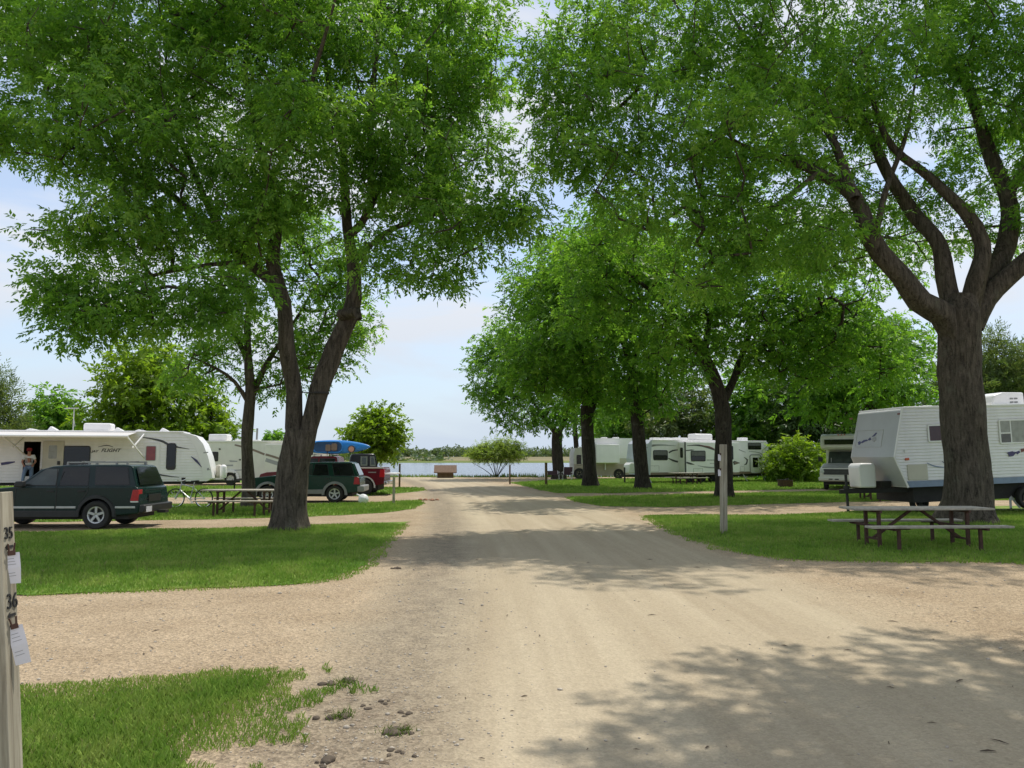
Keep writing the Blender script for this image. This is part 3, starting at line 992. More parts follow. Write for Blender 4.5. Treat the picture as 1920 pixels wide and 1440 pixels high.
# --- the big ash on the right, behind the picnic table
l0, D = ground_limb(1815, 980, [(1813, 930), (1811, 880), (1806, 800), (1802, 720), (1799, 650), (1803, 590), (1806, 555)], [0] * 7, [0.62, 0.60, 0.565, 0.54, 0.53, 0.53, 0.56, 0.42])
limbs = [l0,
         px_limb([(1795, 640), (1766, 588), (1722, 565), (1685, 520), (1640, 450), (1603, 370), (1540, 325), (1475, 300), (1385, 270), (1310, 240), (1200, 200)], D, [0, -.1, -.3, -.5, -.6, -.6, -.4, 0, .6, 1.0, 1.4], [.36, .35, .32, .28, .25, .20, .14, .10, .075, .05, .02]),
         px_limb([(1792, 600), (1780, 545), (1762, 465), (1712, 395), (1660, 320), (1625, 235), (1585, 150), (1530, 100), (1480, 20)], D, [0, .2, .5, .9, 1.3, 1.6, 1.9, 2.2, 2.4], [.28, .25, .22, .20, .17, .14, .11, .07, .03]),
         px_limb([(1812, 600), (1830, 520), (1836, 450), (1805, 390), (1742, 335), (1675, 275), (1640, 200), (1610, 80)], D, [0, -.3, -.3, -.2, 0, .2, .4, .6], [.28, .25, .21, .17, .13, .10, .07, .03]),
         px_limb([(1822, 590), (1855, 520), (1893, 445), (1890, 365), (1862, 300), (1832, 215), (1806, 150), (1762, 85), (1720, -40)], D, [0, .3, .6, .9, 1.1, 1.3, 1.5, 1.7, 2.0], [.30, .28, .26, .23, .20, .16, .13, .09, .03]),
         px_limb([(1818, 610), (1850, 560), (1890, 520), (1935, 480), (2010, 420), (2090, 310), (2140, 150)], D, [0, 0, -.2, -.4, -.8, -1.2, -1.5], [.34, .30, .27, .24, .19, .13, .04]),
         px_limb([(1890, 370), (1925, 300), (1960, 200), (1990, 60)], D, [.9, .5, 0, -.5], [.13, .11, .08, .03]),
         px_limb([(1603, 372), (1555, 250), (1480, 160), (1390, 60), (1340, -40)], D, [-1.2, -.4, .4, 1.2, 1.6], [.13, .11, .09, .06, .02]),
         px_limb([(1540, 320), (1450, 390), (1380, 440), (1320, 500)], D, [-.6, -.9, -1.2, -1.5], [.08, .07, .05, .015]),
         px_limb([(1640, 450), (1660, 360), (1700, 250), (1720, 130)], D, [-.5, -.3, .2, .8], [.09, .08, .06, .02])]
blobs = [px_blob(1130, 150, 150, 170, D, -1.5, 2.8), px_blob(1050, 230, 70, 110, D, -1.5, 2.0), px_blob(1120, 310, 120, 80, D, -2.0, 2.2, 1.1), px_blob(1330, 60, 220, 160, D, 0.0, 4.2),
         px_blob(1330, 260, 210, 130, D, -1.6, 3.6), px_blob(1500, 200, 190, 160, D, 0.5, 4.2, .9), px_blob(1400, 430, 190, 90, D, -1.8, 2.8, 1.1), px_blob(1560, 450, 110, 80, D, 0.5, 2.6, .9),
         px_blob(1640, 120, 190, 190, D, 1.2, 4.4, .72), px_blob(1800, 120, 190, 210, D, 1.2, 4.4, .62), px_blob(1690, 400, 150, 110, D, 2.2, 3.0, .8), px_blob(1960, 200, 200, 200, D, 0.5, 4.4, .7),
         px_blob(1480, -160, 360, 140, D, 0.5, 4.4), px_blob(1850, -160, 300, 150, D, 0.5, 4.4), px_blob(2130, 260, 170, 190, D, -0.5, 4.0, .8),
         px_blob(1300, 520, 110, 40, D, -2.6, 1.6, .9), px_blob(1210, 410, 80, 50, D, -2.6, 1.6), px_blob(1850, 440, 110, 60, D, 2.6, 2.4, .5), px_blob(1960, 330, 120, 80, D, -1.5, 2.4, .6), px_blob(1100, 40, 90, 90, D, -1, 2.2)]
make_tree("ash_tree", "thick trunked ash tree on the right lawn behind the picnic table", D, limbs, blobs, 1120, 240, (0.134, 0.056), 0.62, 'ash', 'bark', 12,
          group="mature trees lining the gravel road", sides=64, flat=0.62, droop=0.38)

# --- the row of trees further down the right-hand side
def row_tree(label, base, trunk, rads, extra, blobs, seed, npts, per, leaf, rc, matn='maple', bark='bark_dark'):
    l0, D = ground_limb(base[0], base[1], trunk, [0] * len(trunk), rads)
    lim = [l0] + [px_limb(p, D, d, r) for p, d, r in extra]
    bl = [px_blob(b[0], b[1], b[2], b[3], D, b[4], b[5] if len(b) > 5 else None) for b in blobs]
    return make_tree("shade_tree", label, D, lim, bl, npts, per, leaf, rc, matn, bark, seed, group="mature trees lining the gravel road", sides=12, flat=0.65)


row_tree("leaning shade tree behind the leaning number post on the right", (1359, 933), [(1357, 870), (1356, 800), (1350, 750), (1330, 690), (1295, 630)], [.40, .38, .36, .35, .29, .23],
         [([(1295, 630), (1250, 575), (1200, 530), (1130, 480)], [0, -.6, -1.2, -2], [.22, .15, .10, .03]), ([(1350, 760), (1378, 710), (1400, 640), (1440, 560)], [0, .6, 1.2, 2], [.22, .17, .12, .04]),
          ([(1378, 705), (1440, 640), (1500, 600), (1580, 570)], [.6, 0, -.8, -1.6], [.14, .11, .08, .03]), ([(1320, 670), (1330, 600), (1350, 500), (1360, 420)], [0, .6, 1, 1.4], [.16, .12, .08, .03])],
         [(1130, 470, 130, 90, -2, 4), (1240, 540, 170, 110, -1.5, 4.5), (1380, 480, 190, 130, 0, 5), (1530, 560, 150, 110, 0, 4), (1420, 620, 170, 80, 0, 4), (1600, 640, 110, 70, 0.5, 3), (1500, 690, 130, 50, 0.5, 3), (1290, 640, 110, 60, -2, 3), (1100, 560, 90, 60, -1, 3), (1660, 690, 80, 60, 2, 2.5)],
         21, 700, 100, (0.20, 0.095), 0.85)
row_tree("dark trunked shade tree in front of the long white trailer", (1205, 917), [(1202, 870), (1196, 800), (1188, 740), (1183, 680)], [.42, .38, .36, .35, .30],
         [([(1183, 690), (1160, 620), (1120, 550), (1080, 480)], [0, -.5, -1, -1.6], [.22, .15, .1, .03]), ([(1184, 690), (1205, 620), (1220, 540), (1230, 450)], [0, .6, 1.2, 1.8], [.2, .15, .1, .03])],
         [(1090, 500, 110, 90, 0, 4), (1200, 470, 120, 90, 0, 5), (1130, 610, 120, 80, -1, 4), (1270, 640, 110, 80, 0, 4), (1180, 700, 110, 50, 0, 4), (1060, 560, 80, 60, 0, 3), (1200, 760, 80, 24, -1, 2)],
         22, 500, 84, (0.24, 0.115), 0.98)
row_tree("shade tree with twin stems third in the right hand row", (1108, 912), [(1105, 870), (1101, 800), (1099, 760)], [.46, .42, .40, .36],
         [([(1099, 770), (1096, 700), (1080, 620), (1060, 540)], [0, 0, -.6, -1], [.26, .2, .13, .04]), ([(1100, 790), (1118, 745), (1135, 680), (1150, 600)], [0, .4, .8, 1.2], [.22, .17, .11, .03])],
         [(1010, 560, 80, 80, 0, 4), (1070, 520, 90, 90, 0, 4), (1030, 660, 100, 70, -1, 4), (1120, 640, 90, 90, 0, 4), (1070, 720, 110, 45, 0, 4), (985, 690, 60, 60, 0, 3), (1150, 740, 70, 40, 0, 2.6)],
         23, 440, 76, (0.25, 0.12), 1.02)
row_tree("last shade tree of the right hand row nearest the lake", (1047, 898), [(1046, 870), (1045, 835), (1045, 810)], [.52, .46, .44, .42],
         [([(1044, 815), (1025, 790), (1000, 755), (975, 700)], [0, -.4, -1, -1.6], [.26, .17, .11, .03]), ([(1046, 815), (1062, 780), (1075, 730), (1080, 660)], [0, .4, .8, 1.2], [.26, .2, .13, .04])],
         [(940, 690, 62, 70, 0, 4), (990, 660, 80, 80, 0, 4.4), (920, 745, 48, 38, 0, 3), (985, 760, 80, 40, 0, 4), (1060, 700, 80, 90, 0, 4.4), (1050, 785, 60, 24, 0, 3), (960, 630, 50, 40, 0, 3), (905, 660, 34, 36, 0, 2.4), (975, 795, 45, 18, 0, 2.4)],
         24, 460, 68, (0.27, 0.14), 1.05)
row_tree("slender shade tree half hidden behind the twin stemmed tree", (1083, 893), [(1082, 870), (1080, 830), (1078, 800)], [.30, .26, .24, .22],
         [([(1078, 805), (1085, 760), (1090, 700)], [0, .4, .8], [.2, .14, .04])],
         [(1100, 740, 80, 70, 0, 4), (1080, 680, 60, 60, 0, 3)], 25, 180, 30, (0.34, 0.18), 1.0)

# --- slimmer tree behind the left picnic table
l0, D = ground_limb(466, 950, [(465, 900), (463, 830), (467, 770), (470, 735), (466, 680), (464, 610), (470, 540)], [0] * 7, [.25, .22, .20, .19, .20, .15, .12, .09])
limbs = [l0, px_limb([(472, 745), (492, 700), (520, 650), (560, 590), (600, 520)], D, [0, .3, .7, 1.2, 1.6], [.13, .11, .09, .06, .02]),
         px_limb([(466, 755), (440, 715), (405, 690), (360, 670)], D, [0, -.3, -.6, -.9], [.09, .07, .05, .02]), px_limb([(466, 680), (430, 600), (415, 520), (420, 450)], D, [0, .3, .6, .9], [.10, .08, .06, .02])]
blobs = [px_blob(*b[:4], D, b[4], b[5]) for b in [(440, 500, 100, 90, 0, 2.4), (540, 450, 110, 80, .8, 2.6), (620, 550, 90, 90, 1.2, 2.2), (560, 640, 90, 60, .6, 2.0), (430, 620, 90, 70, 0, 2.2), (370, 690, 70, 50, 0, 1.8), (660, 620, 50, 55, 1, 1.4), (600, 690, 80, 34, .5, 1.5), (500, 720, 60, 30, .8, 1.4), (530, 380, 60, 50, .8, 1.6), (650, 480, 40, 50, 1, 1.4)]]
make_tree("young_ash_tree", "slim ash tree with a small crown behind the left picnic table", D, limbs, blobs, 560, 60, (0.16, 0.07), 0.55, 'ash', 'bark', 31, group="mature trees lining the gravel road", sides=12, flat=0.62, droop=0.35)


# --- trees and shrubs further off
def simple_tree(name, label, u, vb, D, h_px, blobs, matn, bark, seed, npts, per, leaf, rc, group=None, r0=.2, z0=0.0, stems=None, **kw):
    """trunk from the ground at depth D straight up into the crown; blobs in photo pixels at that depth"""
    b = P(u, 857, D); top = P(u, h_px, D)
    if stems:
        limbs = [[((b.x, b.y, z0 - .1), r0), ((b.x, b.y, z0 + .25), r0)]] + [[((b.x, b.y, z0 + .1), r0 * .6), ((b.x + dx * .5, b.y + dy * .5, z0 + hz * .6), r0 * .45), ((b.x + dx, b.y + dy, z0 + hz), r0 * .2)] for dx, dy, hz in stems]
    else:
        hz = top.z - z0
        limbs = [[((b.x, b.y, z0 - .1), r0), ((b.x + .1, b.y, z0 + hz * .3), r0 * .85), ((b.x - .1, b.y, z0 + hz * .65), r0 * .6), ((b.x, b.y, z0 + hz), r0 * .15)]]
    bl = [px_blob(q[0], q[1], q[2], q[3], D, q[4] if len(q) > 4 else 0, q[5] if len(q) > 5 else None) for q in blobs]
    return make_tree(name, label, D, limbs, bl, npts, per, leaf, rc, matn, bark, seed, group=group, sides=8, zmin=z0, twsides=3, **kw)


BG = "trees standing behind the campers"
simple_tree("maple_tree", "bright green maple rising behind the left awning trailer", 275, 905, 60, 690, [(285, 720, 100, 70), (225, 770, 80, 60), (320, 780, 100, 55), (280, 680, 70, 55), (215, 690, 28, 45), (270, 825, 110, 40), (180, 790, 40, 45)], 'bright', 'bark_dark', 41, 520, 34, (0.40, 0.22), 0.95, BG, .3)
simple_tree("maple_tree", "narrow pointed maple beside the slim ash over the cream camper", 395, 905, 62, 730, [(395, 790, 40, 50), (390, 745, 28, 40), (410, 815, 35, 30), (360, 810, 40, 30)], 'bright', 'bark_dark', 42, 180, 30, (0.38, 0.2), 0.8, BG, .2)
simple_tree("maple_tree", "rounded tree seen above the roof antenna at far left", 105, 905, 72, 750, [(105, 770, 45, 42), (85, 795, 35, 26), (130, 805, 40, 30)], 'maple', 'bark_dark', 43, 200, 30, (0.42, 0.22), 1.0, BG, .25)
simple_tree("pine_tree", "grey green pine cut by the left edge of the photo", -8, 905, 56, 725, [(-14, 750, 44, 50), (0, 795, 40, 36), (-26, 705, 20, 30), (30, 812, 34, 18)], 'pine', 'bark_dark', 44, 200, 44, (0.34, 0.07), 0.8, BG, .25, droop=-0.3, up=0.3)
simple_tree("round_tree", "distant little round tree over the cream camper roof", 515, 880, 120, 815, [(515, 825, 17, 15)], 'maple', 'bark_dark', 45, 60, 26, (0.5, 0.3), 0.9, BG, .2)
simple_tree("young_maple_tree", "young maple with a round crown beside the parked red pickup", 703, 905, 54, 775, [(705, 800, 46, 36), (675, 815, 30, 28), (735, 815, 28, 34), (705, 838, 42, 26), (700, 775, 20, 16)], 'bright', 'bark_dark', 46, 330, 26, (0.30, 0.16), 0.5, None, .11)
simple_tree("willow_bush", "yellow green willow bush with many bare stems at the lake edge", 930, 893, 71, 835, [(925, 850, 42, 14), (900, 848, 22, 14), (955, 848, 30, 15), (968, 832, 14, 9), (940, 832, 18, 10), (912, 836, 12, 8)], 'willow', 'bark_dark', 47, 520, 40, (0.20, 0.05), 0.42, None, .06, z0=-.25,
            stems=[(-2.3, .2, 1.6), (-1.2, -.4, 2.2), (-.5, .3, 2.4), (.3, -.2, 2.5), (.9, .4, 2.4), (1.5, -.3, 2.2), (2.2, .2, 2.6), (-.2, .5, 2.0), (1.1, 0, 2.8)], twig=.012)
WOOD = "wood behind the right hand campers"
simple_tree("broadleaf_tree", "broad bright tree rising behind the hard sided trailer at right", 1640, 905, 44, 600, [(1600, 640, 110, 80), (1680, 680, 60, 60), (1610, 720, 110, 50), (1520, 640, 60, 60), (1690, 735, 50, 30), (1560, 760, 80, 30)], 'maple', 'bark_dark', 51, 520, 40, (0.30, 0.15), 0.85, WOOD, .3)
simple_tree("pine_tree", "brownish pine behind the hard sided trailer roof at right", 1880, 905, 58, 640, [(1870, 690, 60, 50), (1900, 730, 80, 40), (1830, 720, 70, 50), (1775, 720, 40, 50), (1865, 640, 28, 30), (1950, 690, 60, 50)], 'pine', 'bark_dark', 52, 520, 50, (0.34, 0.08), 0.85, WOOD, .3, droop=-0.3, up=0.3)
for i, (lab, u, D, vt, bl, mt, n) in enumerate([
        ("dark spruce standing behind the right end of the long white trailer", 1510, 68, 690, [(1510, 800, 80, 50), (1505, 745, 60, 50), (1515, 700, 35, 40), (1560, 790, 60, 50)], 'spruce', 420),
        ("shaded tree between the long white trailer roof and the spruce", 1410, 72, 700, [(1410, 780, 70, 50), (1420, 730, 60, 50), (1380, 820, 60, 40), (1450, 830, 50, 40)], 'maple', 360),
        ("olive toned tree with a crooked bare branch over the white trailers", 1280, 74, 720, [(1280, 790, 80, 40), (1300, 750, 60, 45), (1330, 810, 50, 30), (1240, 800, 60, 30)], 'pine', 340),
        ("tree closing the view above the tan fifth wheel camper", 1180, 80, 720, [(1180, 780, 70, 45), (1150, 810, 60, 30), (1200, 740, 60, 45)], 'maple', 300),
        ("deep green tree far right behind the roof of the nearest trailer", 2030, 62, 640, [(2030, 720, 110, 80), (1990, 780, 100, 60), (2090, 780, 90, 70)], 'maple', 320),
        ("dark tree behind the old motorhome and the lime shrub", 1640, 66, 730, [(1640, 800, 90, 60), (1700, 830, 70, 50), (1600, 850, 60, 40), (1740, 790, 60, 50)], 'spruce', 360)]):
    simple_tree("spruce_tree" if mt == 'spruce' else "broadleaf_tree", lab, u, 905, D, vt, bl, mt, 'bark_dark', 60 + i, n, 36, (0.44, 0.16 if mt != 'maple' else 0.24), 1.05, WOOD, .25)
simple_tree("shrub", "lime green shrub between the long white trailer and old motorhome", 1490, 905, 56, 830, [(1490, 850, 45, 34), (1465, 870, 32, 26), (1520, 865, 36, 32), (1490, 880, 50, 18)], 'bright', 'bark_dark', 71, 420, 30, (0.26, 0.10), 0.45, None, .12,
            stems=[(-1, 0, 1.5), (-.4, .2, 1.9), (.3, -.2, 2.0), (1, .1, 1.6)])
simple_tree("shrub", "darker shrub low beside the old motorhome front", 1540, 905, 58, 850, [(1545, 880, 40, 24), (1525, 890, 30, 14), (1450, 885, 26, 16)], 'maple', 'bark_dark', 72, 220, 30, (0.26, 0.12), 0.45, None, .1, stems=[(-.7, 0, 1.0), (.6, .2, 1.2)])
# shade tree right of the camera: its shadow lies across the foreground
FX, FY = 11.8, 9.4
simple = [[((FX, FY, -.1), .42), ((FX, FY, 2.5), .36), ((FX - .2, FY, 5.5), .30), ((FX - .4, FY - .3, 9.5), .16), ((FX - .4, FY - .3, 12.5), .04)],
          [((FX - .1, FY, 4.5), .26), ((FX - 2.0, FY - .2, 8.0), .18), ((8.0, 9.0, 10.4), .11), ((6.0, 8.2, 11.2), .03)], [((FX - .2, FY, 5.0), .2), ((FX - .8, FY - 1.8, 7.6), .13), ((9.0, 5.8, 9.6), .03)]]
make_tree("ash_tree", "roadside ash whose leafy shade falls across the nearest part of the road", 0, simple,
          [(7.4, 9.3, 11.2, 3.9, 3.0, 1.5), (5.4, 7.4, 10.6, 2.6, 2.4, 1.2), (FX, FY - .5, 10.2, 4.0, 3.4, 2.4), (FX - 1.5, 6.2, 9.8, 4.0, 2.6, 1.8), (FX + 3, FY - 1.8, 9.0, 3.2, 3, 2.4), (FX - 1.5, FY, 12.6, 4.6, 3.4, 1.8), (8.2, 5.2, 9.6, 3.0, 2.2, 1.4)],
          1050, 150, (0.16, 0.07), 0.62, 'ash', 'bark', 81, group="mature trees lining the gravel road", sides=10, flat=0.62)

# the far wood across the lake: one mass of little crowns
rng = np.random.default_rng(91)
C = []; RC = []
for k in range(1300):
    x = rng.uniform(-700, 700); y = rng.uniform(820, 960)
    C.append((x, y, far_z(np.array([x]), np.array([y]))[0] + rng.uniform(0, 5.5) + 2.5 * float(vnoise(x * .03, 0.5, 6)))); RC.append(rng.uniform(3.5, 6.5))
for k in range(420):
    x = -110 + rng.uniform(-80, 75) * (1 if k % 3 else 1.2); y = 372 + rng.uniform(-14, 40)
    hh = 5.5 * np.clip((-28 - x) / 40, 0.15, 1)
    if x > -34: continue
    C.append((x, y, far_z(np.array([x]), np.array([y]))[0] + rng.uniform(0, hh))); RC.append(rng.uniform(1.2, 2.2))
lv, lf = leaf_cloud(np.array(C), np.array(RC), 85, 2.1, 1.5, rng, 0.75)
o = link("treeline", np_mesh("treeline", lv, lf), None, M['far']); o['kind'] = 'stuff'

# ------------------------------------------------------------------ materials for the made things
M['white'] = paint("white_gelcoat", (0.83, 0.815, 0.81), 0.35, 0.04, 1.5, dirt=0.10)
M['white_alu'] = paint("white_aluminium_siding", (0.82, 0.80, 0.80), 0.4, 0.05, 2, dirt=0.14)
M['cream'] = paint("cream_gelcoat", (0.72, 0.70, 0.62), 0.4, 0.05, 2, dirt=0.12)
M['tan'] = paint("tan_panel", (0.40, 0.33, 0.26), 0.45, 0.08, 2, dirt=0.15)
M['beige'] = paint("beige_panel", (0.55, 0.52, 0.44), 0.45, 0.06, 2, dirt=0.1)
M['cover'] = paint("grey_blue_cover", (0.50, 0.53, 0.60), 0.7, 0.08, 2.5, dirt=0.12, bumpy=0.01)
M['black'] = paint("black_plastic", (0.018, 0.018, 0.018), 0.5, 0.2, 6)
M['under'] = paint("dark_underbody", (0.022, 0.021, 0.020), 0.8, 0.25, 5)
M['rubber'] = paint("tyre_rubber", (0.025, 0.024, 0.023), 0.85, 0.25, 8, dirt=0.25)
M['alloy'] = paint("dull_alloy", (0.52, 0.52, 0.51), 0.35, 0.12, 9, metal=0.6)
M['chrome'] = paint("chrome", (0.72, 0.72, 0.73), 0.2, 0.06, 9, metal=0.95)
M['greymetal'] = paint("grey_painted_metal", (0.33, 0.33, 0.32), 0.45, 0.1, 6, metal=0.3)
M['glass'] = paint("dark_tinted_glass", (0.012, 0.013, 0.014), 0.06, 0.2, 2, spec=0.45)
M['glass_mid'] = paint("car_window_glass", (0.045, 0.056, 0.052), 0.05, 0.35, 2.5, spec=0.6)
M['glass_curtain'] = paint("curtained_glass", (0.30, 0.30, 0.26), 0.12, 0.2, 5, spec=0.6)
M['blind'] = paint("grey_window_blind", (0.12, 0.12, 0.12), 0.3, 0.2, 5)
M['maroon_glass'] = paint("dark_red_curtained_glass", (0.055, 0.022, 0.025), 0.12, 0.2, 4)
M['red_curtain'] = paint("red_curtain_behind_glass", (0.25, 0.05, 0.06), 0.15, 0.2, 4)
M['interior_shade'] = paint("interior_shade_black", (0.012, 0.011, 0.010), 0.8, 0.2, 3)
M['green_car'] = paint("dark_green_car_paint", (0.006, 0.022, 0.021), 0.25, 0.12, 3, coat=0.1, spec=0.3)
M['green_car2'] = paint("forest_green_car_paint", (0.009, 0.040, 0.027), 0.25, 0.12, 3, coat=0.1, spec=0.3)
M['maroon'] = paint("maroon_car_paint", (0.105, 0.009, 0.016), 0.25, 0.1, 3, coat=0.1, spec=0.3)
M['black_car'] = paint("black_car_paint", (0.012, 0.012, 0.014), 0.2, 0.1, 3, coat=0.1, spec=0.3)
M['trim_grey'] = paint("grey_body_trim", (0.22, 0.22, 0.215), 0.5, 0.1, 6)
M['trim_light'] = paint("light_body_trim", (0.48, 0.48, 0.46), 0.45, 0.1, 6)
M['lamp_red'] = paint("red_lamp_lens", (0.42, 0.012, 0.018), 0.2, 0.15, 20)
M['lamp_amber'] = paint("amber_lamp_lens", (0.60, 0.10, 0.02), 0.2, 0.1, 20)
M['lamp_clear'] = paint("clear_lamp_lens", (0.62, 0.64, 0.62), 0.15, 0.1, 20)
M['plate'] = paint("number_plate", (0.55, 0.56, 0.60), 0.5, 0.1, 14)
M['stripe_dark'] = paint("charcoal_stripe", (0.055, 0.055, 0.058), 0.4, 0.1, 4)
M['stripe_grey'] = paint("grey_stripe", (0.33, 0.33, 0.33), 0.4, 0.1, 4)
M['stripe_brown'] = paint("brown_stripe", (0.22, 0.16, 0.12), 0.4, 0.1, 4)
M['stripe_red'] = paint("dull_red_stripe", (0.20, 0.06, 0.05), 0.4, 0.1, 4)
M['stripe_blue'] = paint("slate_blue_stripe", (0.20, 0.26, 0.38), 0.4, 0.1, 4)
M['stripe_purple'] = paint("navy_purple_stripe", (0.05, 0.045, 0.14), 0.4, 0.1, 4)
M['awning'] = paint("awning_vinyl", (0.60, 0.57, 0.54), 0.6, 0.06, 2)
M['oldwood'] = paint("weathered_grey_wood", (0.43, 0.39, 0.325), 0.85, 0.25, 9, dirt=0.3, bumpy=0.01)
M['rust'] = paint("rusty_brown_steel", (0.085, 0.042, 0.030), 0.8, 0.35, 14, bumpy=0.004)
M['kayak'] = paint("blue_kayak_plastic", (0.03, 0.26, 0.74), 0.35, 0.08, 4)
M['paper'] = paint("white_paper", (0.78, 0.76, 0.80), 0.7, 0.04, 6)
M['bag'] = paint("white_plastic_bag", (0.76, 0.76, 0.76), 0.4, 0.05, 5, bumpy=0.03)
M['ink'] = paint("black_marker", (0.02, 0.02, 0.022), 0.6, 0.2, 30)
M['skin'] = paint("skin", (0.42, 0.21, 0.15), 0.55, 0.08, 20)
M['shirt'] = paint("white_cotton", (0.68, 0.68, 0.70), 0.85, 0.06, 9)
M['denim'] = paint("pale_denim", (0.16, 0.23, 0.36), 0.85, 0.15, 14)
M['cap_red'] = paint("red_cap_cloth", (0.28, 0.018, 0.025), 0.8, 0.1, 14)
M['fabric_dark'] = paint("dark_maroon_fabric", (0.045, 0.018, 0.022), 0.8, 0.15, 9)
M['shingle'] = paint("brown_roof_shingle", (0.20, 0.13, 0.09), 0.9, 0.25, 12, bumpy=0.01)
M['logwood'] = paint("brown_timber", (0.14, 0.09, 0.045), 0.85, 0.25, 6, dirt=0.2)
M['clay'] = paint("reddish_clay", (0.36, 0.19, 0.12), 0.95, 0.3, 10, bumpy=0.02)


def post_wood():
    m, t = new_mat("weathered_post_wood")
    co = N(t, "ShaderNodeTexCoord").outputs['Object']
    g = noise(t, mapped(t, co, (26, 26, 1.4)), 1.0, 6, 0.65, 0.6)
    b = noise(t, mapped(t, co, (5, 5, 1.2)), 1.0, 4, 0.6)
    col = ramp(t, g, ((0.32, (0.20, 0.17, 0.125)), (0.5, (0.36, 0.325, 0.25)), (0.68, (0.50, 0.46, 0.36))))
    col = mixc(t, ramp(t, b, ((0.5, 0.0), (0.75, 0.55))), col, (0.20, 0.20, 0.13))
    finish(t, col, 0.9, bump(t, g, 0.6, 0.006), 0, 0.15)
    return m


M['post'] = post_wood()


def lettering(name, txt, size, mat, parent, loc, rot, shear=0.0, sx=1.0, bold=0.0):
    cu = bpy.data.curves.new(name, 'FONT')
    cu.body = txt; cu.size = size; cu.extrude = 0.002; cu.shear = shear; cu.offset = bold
    ob = bpy.data.objects.new(name + "_curve", cu)
    COL.objects.link(ob)
    dg = bpy.context.evaluated_depsgraph_get()
    me = bpy.data.meshes.new_from_object(ob.evaluated_get(dg))
    bpy.data.objects.remove(ob); bpy.data.curves.remove(cu)
    me.name = name
    o = link(name, me, parent, mat)
    o.location = loc; o.rotation_euler = rot; o.scale = (sx, 1, 1)
    return o


def pbox(T, u0, u1, v0, v1, y0, y1, yp=None):
    """box whose face at y0 is seen at u0..u1, v0..v1"""
    x0, z1 = loc_of(T, u0, v0, y0 if yp is None else yp); x1, z0 = loc_of(T, u1, v1, y0 if yp is None else yp)
    return MB().box(x0, x1, y0, y1, z0, z1)


def ppoly(T, pts, y=0.0):
    q = [loc_of(T, u, v, y) for u, v in pts]
    a = sum(q[i][0] * q[(i + 1) % len(q)][1] - q[(i + 1) % len(q)][0] * q[i][1] for i in range(len(q)))
    return q if a > 0 else q[::-1]


def decal(T, pts, mat, y=0.0, name="stripe"):
    """flat print on the wall at local y"""
    return MB().prism(ppoly(T, pts, y), y - 0.004, y + 0.004).build(name, mat, T, 0)


def sweep(T, mid, wid, mat, y=0.0, name="stripe"):
    """curved stripe from photo points with widths in pixels"""
    p, w = resample([(u, v, 0) for u, v in mid], wid, 4.0)
    top, bot = [], []
    for i in range(len(p)):
        d = p[min(i + 1, len(p) - 1)] - p[max(i - 1, 0)]; d /= np.linalg.norm(d) + 1e-9
        n_ = np.array([-d[1], d[0]])
        top.append(p[i][:2] - n_ * w[i] / 2); bot.append(p[i][:2] + n_ * w[i] / 2)
    mb = MB()
    for i in range(len(p) - 1):
        q = ppoly(T, [top[i], top[i + 1], bot[i + 1], bot[i]], y)
        mb.add([(x, y - 0.005, z) for x, z in q], [(0, 1, 2, 3)])
    return mb.build(name, mat, T, 0)


def window(T, x0, x1, z0, z1, y, fm, pm, r=0.08, fw=0.04, bars=(), panes=None, name="window", parent=None):
    """framed window on the wall at local y, looking towards -y"""
    mb = MB()
    ring(mb, rr(x0, x1, z0, z1, r), rr(x0 + fw, x1 - fw, z0 + fw, z1 - fw, max(0.01, r - fw)), y + 0.01, y - 0.022)
    for k, c in bars:
        if k == 'h': mb.box(x0 + fw, x1 - fw, y - 0.016, y, c - fw * .4, c + fw * .4)
        else: mb.box(c - fw * .4, c + fw * .4, y - 0.016, y, z0 + fw, z1 - fw)
    w = mb.build(name, fm, parent or T, 20)
    for q in (panes or [(x0, x1, z0, z1, pm)]):
        MB().prism(rr(q[0] + fw * .6, q[1] - fw * .6, q[2] + fw * .6, q[3] - fw * .6, max(0.01, r - fw * .6)), y - 0.008, y + 0.02).build("pane", q[4], w, 0)
    return w


def pwindow(T, u0, u1, v0, v1, y, fm, pm, **k):
    x0, z1 = loc_of(T, u0, v0, y); x1, z0 = loc_of(T, u1, v1, y)
    if 'split' in k:
        zc = z0 + (z1 - z0) * k.pop('split')
        k['bars'] = [('h', zc)]
        k['panes'] = [(x0, x1, zc - .02, z1, M['blind']), (x0, x1, z0, zc + .02, pm)]
    return window(T, x0, x1, z0, z1, y, fm, pm, **k)


def wheel(T, x, y, r, w=0.22, rim='alloy', rr_=0.62, spokes=5):
    """wheel whose outer face is at local y (towards -y)"""
    n = 28
    t = MB().lathe([(r * .60, y + .03), (r * .74, y - .002), (r * .93, y + .004), (r, y + .05), (r, y + w - .05), (r * .93, y + w), (r * .6, y + w)], (x, 0, r), 'y', n).build("wheel", M['rubber'], T, 40)
    m = MB().lathe([(0.0, y + .05), (r * .16, y + .035), (r * .18, y + .07)], (x, 0, r), 'y', n)
    m.lathe([(r * rr_ * .80, y + .07), (r * rr_ * .86, y + .02), (r * rr_, y + .012), (r * rr_ * 1.0, y + .05)], (x, 0, r), 'y', n)
    for k in range(spokes):
        a = 2 * math.pi * k / spokes + .3
        p = Vector((x + math.cos(a) * r * .10, y + .035, r + math.sin(a) * r * .10)); q = Vector((x + math.cos(a) * r * rr_ * .93, y + .03, r + math.sin(a) * r * rr_ * .93))
        m.bar(p, q, r * .17, .03, (0, 1, 0))
    m.build("rim", M[rim], t, 30)
    hub = MB().lathe([(r * rr_ * .88, y + .085), (0, y + .086)], (x, 0, r), 'y', n).build("brake_disc", M['black'], t, 0)
    return t


